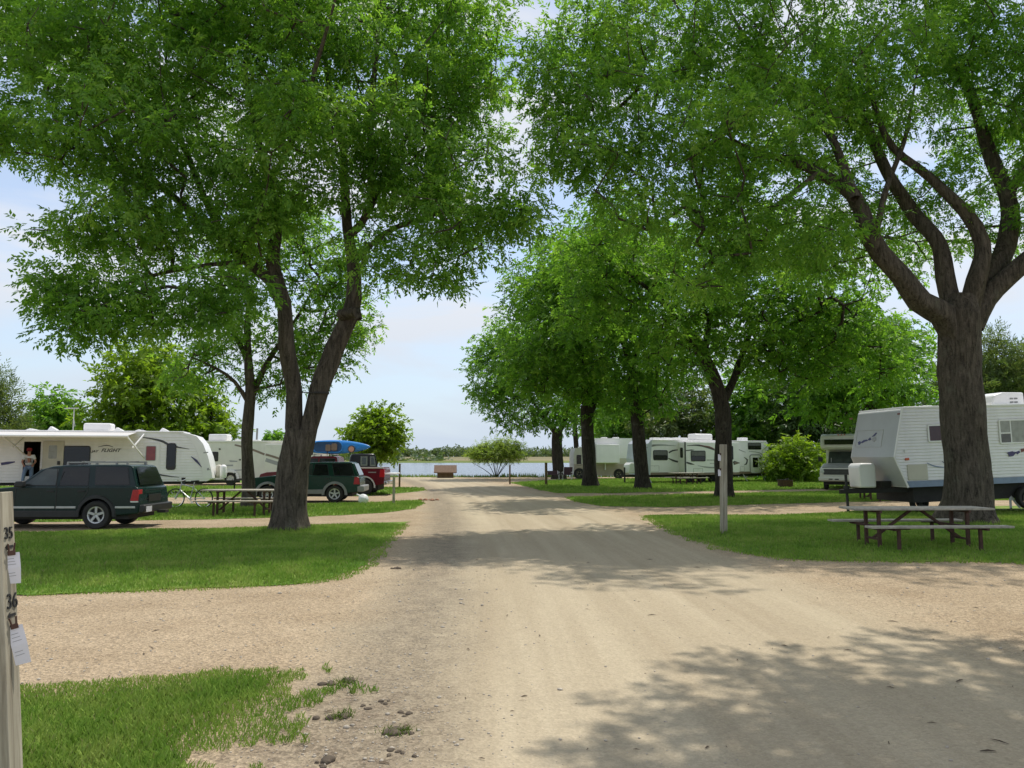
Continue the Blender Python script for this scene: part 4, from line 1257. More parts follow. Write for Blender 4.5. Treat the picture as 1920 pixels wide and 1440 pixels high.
def arch_profile(top, wheels, zs, ra):
    """closed side profile: top contour front to rear, then the sill with wheel arches back to the front"""
    pts = list(top)
    for wx, wr in sorted(wheels, reverse=True):
        R_ = ra
        a0 = math.asin(max(-1, min(1, (zs - wr) / R_)))
        for k in range(13):
            a = a0 + (math.pi - 2 * a0) * k / 12
            pts.append((wx + R_ * math.cos(a), wr + R_ * math.sin(a)))
    return pts[::-1]


def siding(T, z0, z1, step, xl, xr, mat, y=0.0, d=0.014, name="siding"):
    """clapboard-pressed metal: each course tips out towards its foot"""
    mb = MB()
    z = z0
    while z < z1 - 1e-3:
        zt = min(z + step, z1)
        a0, a1, b0, b1 = xl(z), xl(zt), xr(z), xr(zt)
        mb.add([(a0, y - d, z + step * .10), (b0, y - d, z + step * .10), (b1, y - 0.002, zt), (a1, y - .002, zt), (a0, y - .002, z), (b0, y - .002, z)],
               [(0, 1, 2, 3), (4, 5, 1, 0)])
        z += step
    return mb.build(name, mat, T, 0)


# ------------------------------------------------------------------ left: trailer with the awning
yaw = R(15)
T = thing("travel_trailer", "white travel trailer with its awning out and a person in the doorway", "camper", (-23.8, 36.0, 0), yaw, "campers on the left side of the road")
TR1 = T
W_ = 2.4
fp = ppoly(T, [(352, 813), (368, 818), (380, 832), (389, 855), (395, 880), (398, 897)])
fp = sorted(fp, key=lambda q: -q[1])
nose = fp
zb, zt = 0.62, 3.03
xd0, xd1 = loc_of(T, 44, 850)[0], loc_of(T, 76, 850)[0]
zd0, zd1 = loc_of(T, 60, 893)[1], loc_of(T, 60, 828)[1]
b = MB().box(-1.6, xd0, 0, W_, zb, zt).box(xd0, xd1, 0, W_, zd1, zt).box(xd0, xd1, 0, W_, zb, zd0).box(xd0, xd1, W_ - .5, W_, zd0, zd1)
b.prism([(xd1, zb), (nose[-1][0] - .25, zb), (nose[-1][0], nose[-1][1])] + [q for q in nose[::-1]][1:] + [(nose[0][0] - .3, zt), (xd1, zt)], 0, W_)
b.build("body", M['white_alu'], T, 20)
MB().box(xd0 + .003, xd0 + .02, .03, W_ - .51, zd0, zd1).box(xd1 - .02, xd1 - .003, .03, W_ - .51, zd0, zd1).box(xd0 + .02, xd1 - .02, W_ - .54, W_ - .503, zd0, zd1).box(xd0 + .02, xd1 - .02, .03, W_ - .54, zd1 - .02, zd1 - .003).build("doorway_shade_lining", M['interior_shade'], T, 0)  # near-black sheets paint the shade inside the open doorway
nx = lambda z: float(np.interp(-z, [-q[1] for q in nose], [q[0] for q in nose])) - .42
siding(T, 0.72, 2.86, 0.135, lambda z: xd1 + .02, nx, M['white_alu'], d=.015)
siding(T, 0.72, 2.86, 0.135, lambda z: -1.58, lambda z: xd0 - .1, M['white_alu'], name="siding")
# moulded nose cap
cap = MB()
inn = [(q[0] - .40 + .0 * i, q[1]) for i, q in enumerate(nose)]
outp = [(q[0] + .02, q[1]) for q in nose]
cap.prism(outp[::-1] + inn, -.02, W_ + .02)
cap.build("nose_cap", M['white'], T, 30)
MB().box(-1.6, nose[0][0] - .2, -.03, W_ + .03, zt - .05, zt + .03).build("roof_edge", M['white'], T, 20, .02)
MB().box(-1.5, nose[-1][0] - .5, .08, W_ - .08, .48, zb).build("chassis", M['under'], T, 0)
for wx in (3.6, 4.55):
    wheel(T, wx, .06, .33, .2, 'white', .6)
dr = pbox(T, 81, 117, 827, 893, -.07, -.02).build("door", M['beige'], T, 20, .012)
x0, z1 = loc_of(T, 92, 835, -.07); x1, z0 = loc_of(T, 106, 860, -.07)
MB().prism(rr(x0, x1, z0, z1, .05), -.078, -.06).build("pane", M['glass_curtain'], dr, 0)
x0, z0 = loc_of(T, 110, 868, -.07)
MB().box(x0 - .06, x0 + .06, -.11, -.07, z0 - .09, z0 + .09).build("handle", M['black'], dr, 0, .01)
pwindow(T, 119, 168, 836, 884, -.016, M['black'], M['glass'], r=.1)
x0, z1 = loc_of(T, 270, 829); x1, z0 = loc_of(T, 298, 912)
mb = MB(); ring(mb, rr(x0, x1, z0, z1, .1), rr(x0 + .03, x1 - .03, z0 + .03, z1 - .03, .07), .01, -.03)
d2 = mb.prism(rr(x0 + .04, x1 - .04, z0 + .04, z1 - .04, .07), -.022, .01).build("door", M['white'], T, 20)
d2['label'] = "closed white door with a red curtained window"
x0, z1 = loc_of(T, 274, 836); x1, z0 = loc_of(T, 292, 864)
window(T, x0, x1, z0, z1, -.022, M['stripe_grey'], M['red_curtain'], r=.06, fw=.025, parent=d2)
x0, z0 = loc_of(T, 273, 870)
MB().box(x0 - .05, x0 + .05, -.06, -.02, z0 - .06, z0 + .06).build("handle", M['black'], d2, 0, .01)
pwindow(T, 313, 329, 831, 881, -.016, M['black'], M['glass'], r=.12, fw=.03)
sweep(T, [(262, 819), (300, 826), (322, 836), (355, 842)], [1, 4, 4, 0.6], M['stripe_dark'], -.016)
sweep(T, [(358, 856), (368, 864), (378, 876)], [1, 4.5, 1], M['stripe_purple'], -.026)
sweep(T, [(284, 880), (296, 889), (318, 893), (336, 895)], [3, 3, 2, .6], M['stripe_dark'], -.026)
sweep(T, [(2, 870), (15, 868), (28, 866)], [5, 5, 2], M['stripe_purple'], -.016)
decal(T, [(388, 878), (392, 877), (392, 880), (396, 881), (388, 882)], M['stripe_grey'], -.021, "emblem")
decal(T, [(381, 848), (390, 847), (391, 849), (382, 850)], M['stripe_grey'], -.021, "emblem")
x0, z0 = loc_of(T, 172, 848); x1, _ = loc_of(T, 188, 848); x2, _ = loc_of(T, 231, 848)
lettering("name_lettering", "JAY", .15, M['ink'], T, (x0, -.018, z0), (R(90), 0, 0), .3, 1.15, .004)
lettering("name_lettering", "FLIGHT", .22, M['ink'], T, (x1 + .03, -.018, z0 + .02), (R(90), 0, 0), .35, 1.15, .004)
sweep(T, [(184, 838), (200, 835), (212, 838)], [.8, 1.6, .8], M['stripe_dark'], -.016)
x0, z1 = loc_of(T, 344, 900); MB().box(x0 - .09, x0 + .09, -.03, 0, z1 - .22, z1 + .12).build("storage_hatch", M['black'], T, 0, .01)
aw = MB()
xa, xb = -1.4, loc_of(T, 236, 816, -2.3)[0]
aw.add([(xa, -.02, 2.97), (xb, -.02, 2.97), (xb, -2.3, 2.74), (xa, -2.3, 2.74)], [(0, 1, 2, 3)])
o = aw.build("awning", M['awning'], T, 0)
sm = o.modifiers.new("solid", 'SOLIDIFY'); sm.thickness = .012
MB().tube([(xa - .1, -2.32, 2.74), (xb + .1, -2.32, 2.74)], .065, 12).build("awning_roller", M['white'], o, 40)
for xx in (xb + .05, loc_of(T, 6, 818, -2.3)[0]):
    arms = MB().bar((xx, -2.28, 2.74), (xx + .35, -.05, 1.75), .05, .06)
    arms.bar((xx + .30, -.05, 2.9), (xx + .05, -1.3, 2.22), .05, .06)
    arms.bar((xx, -2.28, 2.70), (xx + .22, -.9, 2.12), .045, .05)
    arms.build("awning_arm", M['white'], o, 0)
ac = pbox(T, 156, 208, 793, 809, .7, 1.6); ac.build("air_conditioner", M['white'], T, 30, .1, 3)
for (u0, u1, v0, y) in ((45, 75, 803, .8), (88, 107, 799, 1), (212, 231, 801, .9), (250, 278, 805, .7), (298, 316, 802, 1)):
    x0, z1 = loc_of(T, u0, v0, y); x1, _ = loc_of(T, u1, v0, y)
    MB().prism([(x0, 3.02), (x1, 3.02), (x1, 3.02 + (z1 - 3.02) * .35), (x0 + (x1 - x0) * .35, max(z1, 3.08)), (x0, 3.06)], y, y + .36).build("roof_vent", M['white'], T, 20, .02)
x0, z1 = loc_of(T, 139, 766, 1.2)
MB().bar((x0, 1.2, 3.0), (x0, 1.2, z1), .035).bar((x0 - .42, 1.2, z1), (x0 + .2, 1.2, z1 + .02), .05, .05).bar((x0 - .2, 1.05, z1 + .02), (x0 - .2, 1.4, z1 + .02), .04).bar((x0 + .08, 1.2, 3.3), (x0, 1.2, 3.7), .02).build("antenna", M['trim_light'], T, 0)
xn = nose[-1][0]
for yy, mt in ((.86, 'white'), (1.3, 'beige')):
    MB().lathe([(0, .74), (.15, .76), (.165, .84), (.165, 1.28), (.14, 1.36), (.05, 1.42), (0, 1.42)], (xn + .42 - (.25 if mt == 'beige' else 0), yy, 0), 'z', 18).build("propane_tank", M[mt], T, 40)
MB().bar((xn - .6, .4, .56), (xn + 1.2, 1.2, .56), .07, .12).bar((xn - .6, 2.0, .56), (xn + 1.2, 1.2, .56), .07, .12).bar((xn + .95, 1.2, .05), (xn + .95, 1.2, 1.0), .07).build("hitch", M['under'], T, 0)
st = MB()
for k in range(2):
    st.box(xd0 + .05, xd1 - .02, -.30 - .27 * k, -.03 - .27 * k, zd0 - .24 * (k + 1), zd0 - .24 * (k + 1) + .03)
st.bar((xd0 + .06, -.02, zd0), (xd0 + .06, -.6, .12), .03).bar((xd1 - .05, -.02, zd0), (xd1 - .05, -.6, .12), .03)
st.build("entry_steps", M['greymetal'], T, 0)
STEP = (xd0, xd1, zd0)

# ------------------------------------------------------------------ left: cream camper behind
T = thing("motorhome", "cream motorhome with a slide out section behind the slim ash", "camper", ((375 - 960) / FPX * 50, 50.0, 0), 0, "campers on the left side of the road")
x1, z1 = loc_of(T, 600, 827); x0, z0 = loc_of(T, 380, 899)
b = MB().prism([(x0 - 1.2, z0), (x1 - .2, z0), (x1, z0 + .2), (x1, z1 - .25), (x1 - .25, z1), (x0 - 1.2, z1)], 0, 2.5)
b.build("body", M['cream'], T, 20)
MB().box(x0 - 1.2, x1 - .3, -.04, 2.54, z1 - .10, z1 + .02).build("roof_edge", M['cream'], T, 20, .02)
sl = pbox(T, 497, 598, 833, 893, -.4, .02, yp=-.4).build("slide_out", M['cream'], T, 20, .02)
pwindow(T, 398, 409, 847, 865, 0, M['black'], M['glass'], r=.07, fw=.02)
pbox(T, 391, 425, 814, 827, .6, 1.5).build("air_conditioner", M['white'], T, 30, .08, 3)
sweep(T, [(440, 834), (470, 842), (496, 852)], [3, 4, 4], M['stripe_brown'], -.002)
sweep(T, [(498, 852), (515, 857), (540, 866), (570, 878)], [4, 4, 4, 3], M['stripe_brown'], -.404)
sweep(T, [(498, 862), (520, 869), (550, 877), (580, 884)], [7, 7, 6, 3], M['stripe_grey'], -.404)
sweep(T, [(404, 876), (418, 880), (430, 885)], [1, 3, 1], M['stripe_brown'], -.002)
decal(T, [(410, 872), (437, 871), (437, 874), (412, 874)], M['stripe_grey'], -.001)
decal(T, [(430, 863), (445, 864), (445, 866), (431, 866)], M['stripe_grey'], -.001)
decal(T, [(438, 881), (455, 880), (455, 882), (438, 883)], M['stripe_grey'], -.001)
decal(T, [(438, 897), (492, 897), (492, 901), (440, 901)], M['stripe_dark'], -.001)
for (u, v) in ((412, 842), (450, 862), (428, 887), (505, 882), (457, 893)):
    xx, zz = loc_of(T, u, v)
    MB().lathe([(.06, -.03), (.06, .01), (0, -.03)], (xx, 0, zz), 'y', 12).build("marker_lamp", M['black'], T, 0)
xw = loc_of(T, 432, 910)[0]
wheel(T, xw, -.05, .40, .24, 'alloy', .6, 6)
ar = MB()
for k in range(12):
    a, c = math.pi * k / 12, math.pi * (k + 1) / 12
    ar.bar((xw + .50 * math.cos(a), -.06, .42 + .50 * math.sin(a)), (xw + .50 * math.cos(c), -.06, .42 + .50 * math.sin(c)), .16, .10, (0, 1, 0))
ar.build("wheel_arch", M['white'], T, 30)
wheel(T, loc_of(T, 540, 910)[0], .1, .40, .24, 'alloy', .6, 6)
MB().box(x0 - 1.0, x1 - .4, .15, 2.3, .35, z0 + .01).build("chassis", M['under'], T, 0)
xx, zz = loc_of(T, 482, 803, 1.0)
MB().bar((xx, 1, z1), (xx + .02, 1, zz), .10).build("vent_pipe", M['trim_grey'], T, 0)
for (u0, u1, v) in ((440, 462, 824), (470, 486, 824.5)):
    pbox(T, u0, u1, v, 827, .5, .9).build("roof_vent", M['white'], T, 0, .02)

# ------------------------------------------------------------------ right: long white trailer with slide-outs
T = thing("travel_trailer", "long white trailer with a slide out and dark swooping stripes", "camper", (9.3, 53.0, 0), R(25), "campers on the right side of the road")
fx, zt = loc_of(T, 1214, 824)
xe, _ = loc_of(T, 1441, 850)
zb = loc_of(T, 1250, 890)[1]
zt = 2.95
MB().prism([(fx + .1, zb), (xe - .05, zb), (xe, zb + .3), (xe, zt - .2), (xe - .15, zt), (fx + .3, zt), (fx + .05, zt - .25), (fx - .12, 1.7)], 0, 2.4).build("body", M['white'], T, 20)
# fitted grey cover over the front wall
MB().prism([(fx + .16, zb + .02), (fx + .36, zt + .012), (fx + .3, zt + .015), (fx + .03, zt - .23), (fx - .145, 1.7), (fx + .07, zb)], -.012, 2.412).build("front_cover", M['cover'], T, 20)
MB().box(fx + .4, xe - .2, -.03, 2.43, zt - .04, zt + .04).build("roof_edge", M['white'], T, 20, .02)
MB().box(fx + .2, xe - .1, -.006, .03, zb - .0, zb + .16).build("lower_band", M['stripe_brown'], T, 0)
s0, _ = loc_of(T, 1285, 860, -.75); s1, _ = loc_of(T, 1386, 860, -.75)
zs0 = loc_of(T, 1300, 889, -.75)[1]
zs1 = loc_of(T, 1300, 829, -.75)[1]
so = MB().box(s0, s1, -.75, .02, zs0, zs1).build("slide_out", M['white'], T, 20, .02)
MB().box(s0 - .02, s1 + .02, -.765, .02, zs0 - .06, zs0 + .10).build("lower_band", M['stripe_brown'], so, 0)
MB().box(s0 - .03, s0 + .05, -.77, -.70, zs0, zs1).build("corner_trim", M['stripe_dark'], so, 0)
side = MB().xprism([(q[0], q[1]) for q in rr(-.50, -.20, 1.75, 2.45, .08)], s0 - .012, s0 + .01)
side.build("side_pane", M['glass'], so, 0)
pwindow(T, 1224.5, 1252, 844, 863, 0, M['black'], M['glass'], r=.1, fw=.05, split=.5)
pwindow(T, 1295, 1323, 845, 865, -.75, M['black'], M['glass'], r=.1, fw=.05, split=.5)
pwindow(T, 1367, 1375, 836, 862, -.75, M['black'], M['glass'], r=.08, fw=.04)
pwindow(T, 1402, 1427, 830, 843, 0, M['black'], M['glass'], r=.08, fw=.04, split=.55)
x0, z1 = loc_of(T, 1406, 853); x1, z0 = loc_of(T, 1427, 887)
mb = MB(); ring(mb, rr(x0 - .05, x1 + .05, z0, z1 + .05, .2), rr(x0 + .03, x1 - .03, z0 + .03, z1 - .03, .12), .01, -.03)
d3 = mb.build("door", M['stripe_grey'], T, 20)
MB().prism(rr(x0 + .03, x1 - .03, z0 + .03, z1 - .03, .12), -.015, .01).build("door_panel", M['white'], d3, 0)
x0, z1 = loc_of(T, 1411, 858); x1, z0 = loc_of(T, 1421, 876)
MB().prism(rr(x0, x1, z0, z1, .05), -.03, .01).build("pane", M['glass'], d3, 0)
x0, z0 = loc_of(T, 1424.5, 869)
MB().box(x0 - .06, x0 + .05, -.06, -.01, z0 - .09, z0 + .09).build("handle", M['black'], d3, 0)
Y1, Y2 = -.003, -.753
sweep(T, [(1214, 838), (1226, 835), (1245, 834.5), (1268, 836)], [5, 4, 2.5, .5], M['stripe_grey'], Y1)
sweep(T, [(1214, 841), (1219, 837), (1230, 835)], [5, 3, .6], M['stripe_dark'], Y1)
sweep(T, [(1254, 849), (1261, 845), (1271, 843.5)], [2.6, 2.6, 1.5], M['stripe_dark'], Y1)
sweep(T, [(1253, 859), (1261, 863), (1271, 866)], [1.2, 3.2, 3.4], M['stripe_dark'], Y1)
sweep(T, [(1288, 835.5), (1310, 835), (1330, 840), (1349, 848)], [.8, 3, 3, .8], M['stripe_dark'], Y2)
sweep(T, [(1312, 835), (1330, 838), (1342, 843)], [.8, 2.4, .5], M['stripe_red'], Y2 - .004)
sweep(T, [(1286, 845), (1296, 843.8), (1302, 843.6)], [1.6, 2, .4], M['stripe_dark'], Y2)
sweep(T, [(1287, 867), (1295, 869.5), (1302, 871)], [3, 3.4, .6], M['stripe_dark'], Y2)
sweep(T, [(1308, 873), (1325, 876), (1348, 877), (1362, 876)], [.6, 2.6, 3, 1], M['stripe_grey'], Y2)
for k in range(9):
    decal(T, [(1325 + k * 2.7, 861.5), (1327 + k * 2.7, 861.5), (1327 + k * 2.7, 864), (1325 + k * 2.7, 864)], M['stripe_grey'], Y2 + .003, "name_lettering")
for k in range(5):
    decal(T, [(1331 + k * 2.6, 868), (1333 + k * 2.6, 868), (1333 + k * 2.6, 869.5), (1331 + k * 2.6, 869.5)], M['stripe_grey'], Y2 + .003, "name_lettering")
decal(T, [(1374, 866), (1377, 864), (1388, 868), (1376, 872)], M['stripe_dark'], Y2 + .003, "emblem")
decal(T, [(1377, 866), (1386, 868), (1378, 870.5)], M['stripe_brown'], Y2 - .002, "emblem")
sweep(T, [(1379, 840), (1390, 845), (1398, 848)], [.8, 1.6, .6], M['stripe_grey'], Y1)
sweep(T, [(1404, 846.5), (1420, 848), (1430, 853), (1438, 868)], [.8, 1.4, 1.6, .8], M['stripe_grey'], Y1)
sweep(T, [(1395, 857), (1401, 862), (1399, 870), (1395, 872)], [.8, 2.6, 2.6, .8], M['stripe_dark'], Y1)
pbox(T, 1303, 1337, 813, 826, .8, 1.7).build("air_conditioner", M['white'], T, 30, .12, 3)
for u0, u1 in ((1225, 1238), (1245, 1258), (1265, 1290), (1390, 1402)):
    x0, z1 = loc_of(T, u0, 820.5, .9); x1, _ = loc_of(T, u1, 820, .9)
    MB().box(x0, x1, .9, 1.4, zt, max(zt + .12, z1)).build("roof_vent", M['white'], T, 20, .04)
xw = loc_of(T, 1342, 900)[0]
for k in range(3):
    wheel(T, xw - 2.2 + k * 1.0, -.02 if k < 2 else .05, .36, .2, 'black', .55)
MB().box(fx + .5, xe - .3, .15, 2.25, .42, zb + .01).build("chassis", M['under'], T, 0)
for u in (1215, 1395, 1429):
    xj = loc_of(T, u, 895)[0]
    MB().bar((xj, .1, zb), (xj + .22, -.12, .03), .06).bar((xj + .12, -.2, .02), (xj + .32, -.05, .02), .1, .03).build("stabiliser", M['trim_light'], T, 0)
lp = MB().prism([(fx - .95, .70), (fx - .28, .70), (fx - .26, 1.28), (fx - .42, 1.40), (fx - .78, 1.42), (fx - .95, 1.25)], .85, 1.55)
lp.build("propane_cover", M['white'], T, 30, .04)
MB().bar((fx + .6, .4, .52), (fx - 1.35, 1.2, .5), .08, .14).bar((fx + .6, 2.0, .52), (fx - 1.35, 1.2, .5), .08, .14).bar((fx - 1.1, 1.2, .03), (fx - 1.1, 1.2, 1.1), .08).box(fx - .25, fx - .02, .35, .7, .6, .85).build("hitch", M['under'], T, 0)
TR3 = T
def hatch(T, u0, u1, v0, v1, y=0.0):
    x0, z1 = loc_of(T, u0, v0, y); x1, z0 = loc_of(T, u1, v1, y)
    mb = MB(); ring(mb, rr(x0, x1, z0, z1, .04), rr(x0 + .025, x1 - .025, z0 + .025, z1 - .025, .03), y + .004, y - .012)
    mb.box((x0 + x1) / 2 - .03, (x0 + x1) / 2 + .03, y - .012, y, z1 - .08, z1 - .055)
    mb.build("storage_hatch", M['trim_light'], T, 0)
for a in ((1219, 1236, 873, 884), (1388, 1396, 874, 884)): hatch(T, *a)
for a in ((1300, 1318, 878, 886),): hatch(T, *a, y=-.753)

# ------------------------------------------------------------------ right: tan and white fifth wheel behind it
T = thing("fifth_wheel_camper", "tan and white camper partly hidden between the shade tree trunks", "camper", ((1076 - 960) / FPX * 64, 64.0, 0), R(4), "campers on the right side of the road")
x0, z0 = loc_of(T, 1076, 892); x1, z1 = loc_of(T, 1104, 840)
xr, zr = loc_of(T, 1185, 822)
MB().prism([(x0, z0 + .1), (xr, z0), (xr, zr), (x1 + .6, zr), (x1 + .25, zr - .15), (x1 + .1, z1 + .05), (x0 + .15, z1), (x0, z1 - .5)], 0, 2.5).build("body", M['beige'], T, 20)
MB().prism([(x1 + .3, 1.7), (xr + .01, 1.7), (xr + .01, zr + .01), (x1 + .62, zr + .012), (x1 + .3, zr - .15)], -.012, 2.512).build("upper_body", M['white'], T, 20)
MB().box(x0 + .02, xr, -.022, .05, z0, 1.22).build("lower_band", M['tan'], T, 0)
pbox(T, 1118, 1162, 833, 868, -.75, .0, yp=-.75).build("slide_out", M['white'], T, 20, .03)
pwindow(T, 1081, 1090, 853, 873, 0, M['black'], M['glass'], r=.05, fw=.03)
pwindow(T, 1096, 1106, 858, 866, 0, M['black'], M['glass'], r=.05, fw=.03)
MB().box(loc_of(T, 1122, 870)[0], loc_of(T, 1140, 870)[0], -.4, 0, 1.3, 1.36).bar((loc_of(T, 1134, 870)[0], -.2, 1.3), (loc_of(T, 1134, 870)[0], -.2, .75), .08).build("fold_out_shelf", M['white'], T, 0)
wheel(T, loc_of(T, 1086, 893)[0], -.10, .45, .24, 'black', .55)
wheel(T, loc_of(T, 1160, 893)[0], -.10, .42, .24, 'black', .55)
MB().box(x0 + .4, xr - .2, .2, 2.3, .35, z0 + .01).build("chassis", M['under'], T, 0)
for u in (1085, 1128, 1150):
    xx = loc_of(T, u, 830, 1)[0]
    MB().box(xx, xx + .5, 1, 1.5, (zr if u > 1104 else z1) - .02, (zr if u > 1104 else z1) + .12).build("roof_vent", M['white'], T, 0, .04)

# ------------------------------------------------------------------ right: old motorhome
T = thing("motorhome", "old cream motorhome with a black grille and an overhanging cab", "camper", ((1533 - 960) / FPX * 43.2, 43.2, 0), R(-32), "campers on the right side of the road")
w = 2.15
fr = MB()
fr.xprism([(0, .62), (-.02, .72), (0, .98), (.08, 1.18), (.95, 1.42), (2.32, 1.46), (2.32, .45), (.15, .45)], .0, w - .1)
fr.build("cab", M['cream'], T, 25, .05)
MB().xprism([(.95, 1.42), (1.55, 2.18), (2.4, 2.18), (2.4, 1.42)], .22, w - .32).build("cab_roof", M['cream'], T, 25, .03)
MB().xprism([(.95, 1.46), (1.44, 2.12), (1.50, 2.12), (1.02, 1.46)], .30, w - .40).build("windscreen", M['glass_mid'], T, 0)
MB().box(.45, .47, .98, 1.3, 1.5, 1.75).build("window_post", M['trim_light'], T, 0)
MB().xprism([(.14, 1.22), (.18, 1.245), (.90, 1.44), (.92, 1.41), (.2, 1.2)], .12, w - .22).build("bonnet", M['stripe_grey'], T, 20)
MB().xprism([(.75, 2.34), (.95, 2.22), (3.0, 2.16), (6.5, 2.16), (6.5, 3.1), (1.2, 3.1), (.85, 2.98)], -.05, w + .05).build("overcab_body", M['cream'], T, 25, .08, 3)
MB().xprism([(2.3, .5), (6.5, .5), (6.5, 2.2), (2.3, 2.2)], -.03, w + .03).build("body", M['cream'], T, 20)
MB().xprism([(.72, 2.50), (.68, 2.78), (.9, 2.78), (.9, 2.50)], .18, w - .12).build("overcab_window", M['glass'], T, 0)
g = MB().box(.22, w - .52, -.035, .02, .84, 1.14)
g.build("grille", M['black'], T, 0)
for k in range(4):
    MB().box(.22, w - .52, -.045, -.03, .87 + k * .07, .885 + k * .07).build("grille_bar", M['trim_grey'], T, 0)
for xx in (.12, w - .32):
    MB().lathe([(.0, -.06), (.07, -.055), (.095, -.02), (.095, .03)], (xx + .05, 0, 1.0), 'y', 16).build("headlight", M['lamp_clear'], T, 30)
MB().box(-.03, w - .05, -.22, -.06, .50, .70).build("bumper", M['cream'], T, 20, .04)
for xx in (.5, .82):
    MB().box(xx, xx + .2, -.226, -.2, .56, .62).build("bumper_slot", M['black'], T, 0)
for k in range(3):
    MB().box(w * .5 - .2 + k * .16, w * .5 - .14 + k * .16, .86, .95, 3.02, 3.07).build("marker_lamp", M['lamp_amber'], T, 0)
for xx in (.12, w - .42):
    b_ = MB().lathe([(0, 0.0), (.2, 0.0), (.33, .03), (.35, .06), (.35, .2), (0, .2)], (0, 0, .35), 'y', 22)
    ob = b_.build("wheel", M['rubber'], T, 40); ob.rotation_euler = (0, 0, R(-90)); ob.location = (xx, .55, 0)
MB().bar((-.12, 1.3, 1.5), (-.02, 1.35, 1.72), .03).box(-.28, -.06, 1.28, 1.33, 1.55, 1.8).build("mirror", M['black'], T, 0)
MB().box(.2, w - .3, .2, 6.2, .28, .5).build("chassis", M['under'], T, 0)

# ------------------------------------------------------------------ right: hard sided trailer close by
T = thing("travel_trailer", "white ribbed trailer with a slate blue lower stripe beside the big ash", "camper", (12.32, 24.5, 0), R(8), "campers on the right side of the road", ry=R(-1.9))
TR6 = T
pf = [loc_of(T, 1703, 914), loc_of(T, 1677, 857), loc_of(T, 1691, 763)]
zb, zm, zt = pf[0][1], pf[1][1], pf[2][1]
zt -= .02
Lr = 8.2
MB().prism([pf[0], (Lr, zb), (Lr, zt), (pf[2][0] + .12, zt + .0), (pf[2][0], zt - .06), pf[1]], 0, 2.4).build("body", M['white_alu'], T, 15)
xf = lambda z: float(np.interp(z, [zb, zm, zt], [pf[0][0], pf[1][0], pf[2][0]])) + .035
siding(T, zb + .20, zt - .09, .098, xf, lambda z: Lr, M['white_alu'], d=.026)
MB().prism([(pf[0][0] + .05, zb + .0), (Lr, zb), (Lr, zb + .19), (pf[0][0] - .03, zb + .19)], -.02, .01).build("lower_stripe", M['stripe_blue'], T, 0)
mb = MB()
mb.bar((pf[0][0], -.008, zb), (pf[1][0], -.008, zm), .05, .04, (0, 1, 0)).bar((pf[1][0], -.008, zm), (pf[2][0], -.008, zt), .05, .04, (0, 1, 0))
mb.build("corner_trim", M['white'], T, 0)
MB().box(pf[2][0] + .05, Lr, -.03, 2.43, zt - .05, zt + .025).build("roof_edge", M['white'], T, 15, .015)
# front wall details: they stand on the sloping upper panel, so build in its own slope
sl = (pf[2][0] - pf[1][0]) / (zt - zm)
def fpt(y, z, off=.006):
    return (pf[1][0] + (z - zm) * sl - off, y, z)
def fdecal(yz, mat, name, off=.014):
    MB().add([fpt(y, z, off) for y, z in yz] + [fpt(y, z, off - .012) for y, z in yz],
             [tuple(range(len(yz))), tuple(range(2 * len(yz) - 1, len(yz) - 1, -1))] + [(i, (i + 1) % len(yz), len(yz) + (i + 1) % len(yz), len(yz) + i) for i in range(len(yz))]).build(name, mat, T, 0)
def fq(pts):
    """photo points on the front wall -> (y, z)"""
    Mi = mat_of(T).inverted(); o_ = Mi @ Vector((0, 0, EYE)); r = []
    for u, v in pts:
        d = Mi.to_3x3() @ ray(u, v)
        # plane x = pf1x + (z - zm) * sl
        t = (pf[1][0] + (o_.z - zm) * sl - o_.x) / (d.x - d.z * sl)
        p = o_ + d * t; r.append((p.y, p.z))
    return r
M['front_grey'] = paint("grey_fibreglass_front", (0.44, 0.45, 0.455), 0.4, 0.04, 2, dirt=0.08)
MB().add([fpt(.03, zm, .004), fpt(2.37, zm, .004), fpt(2.37, zt - .10, .004), fpt(.03, zt - .10, .004)], [(0, 1, 2, 3)]).build("front_panel", M['front_grey'], T, 0)
kb = (pf[1][0] - pf[0][0]) / (zm - zb)
MB().add([(pf[0][0] + (z - zb) * kb - .004, y, z) for y, z in ((.03, zb + .02), (2.37, zb + .02), (2.37, zm), (.03, zm))], [(0, 1, 2, 3)]).build("front_panel", M['front_grey'], T, 0)
wf = fq([(1608, 808), (1657, 806), (1652, 838), (1604, 838)])
mbf = MB()
for a, c in zip(wf, wf[1:] + wf[:1]):
    mbf.bar(fpt(*a, .010), fpt(*c, .010), .014, .014)
mbf.build("front_panel_frame", M['trim_light'], T, 0)
for k, pts in enumerate([[(1609, 829), (1613, 827), (1615, 830), (1612, 834), (1610, 834)], [(1614, 830), (1620, 825), (1626, 824), (1628, 826), (1622, 828), (1617, 831)], [(1628, 824), (1632, 820), (1634, 824), (1630, 826)], [(1635, 819), (1643, 811), (1645, 812), (1640, 818)], [(1636, 821), (1643, 819), (1643, 825), (1639, 829), (1636, 826)]]):
    fdecal(fq(pts), M['stripe_purple'] if k != 4 else M['stripe_grey'], "emblem")
for (u, v) in ((1596, 785), (1686, 776)):
    c = fq([(u, v)])[0]
    MB().box(fpt(*c)[0] - .03, fpt(*c)[0] + .03, c[0] - .05, c[0] + .05, c[1] - .025, c[1] + .025).build("marker_lamp", M['stripe_red'], T, 0)
pwindow(T, 1738, 1790, 796, 828, -.028, M['white'], M['maroon_glass'], r=.07, fw=.05)
x0, z1 = loc_of(T, 1871, 787, -.028); x1, z0 = loc_of(T, 1950, 830, -.028); xm = loc_of(T, 1894, 800, -.028)[0]; zc = loc_of(T, 1880, 812, -.028)[1]
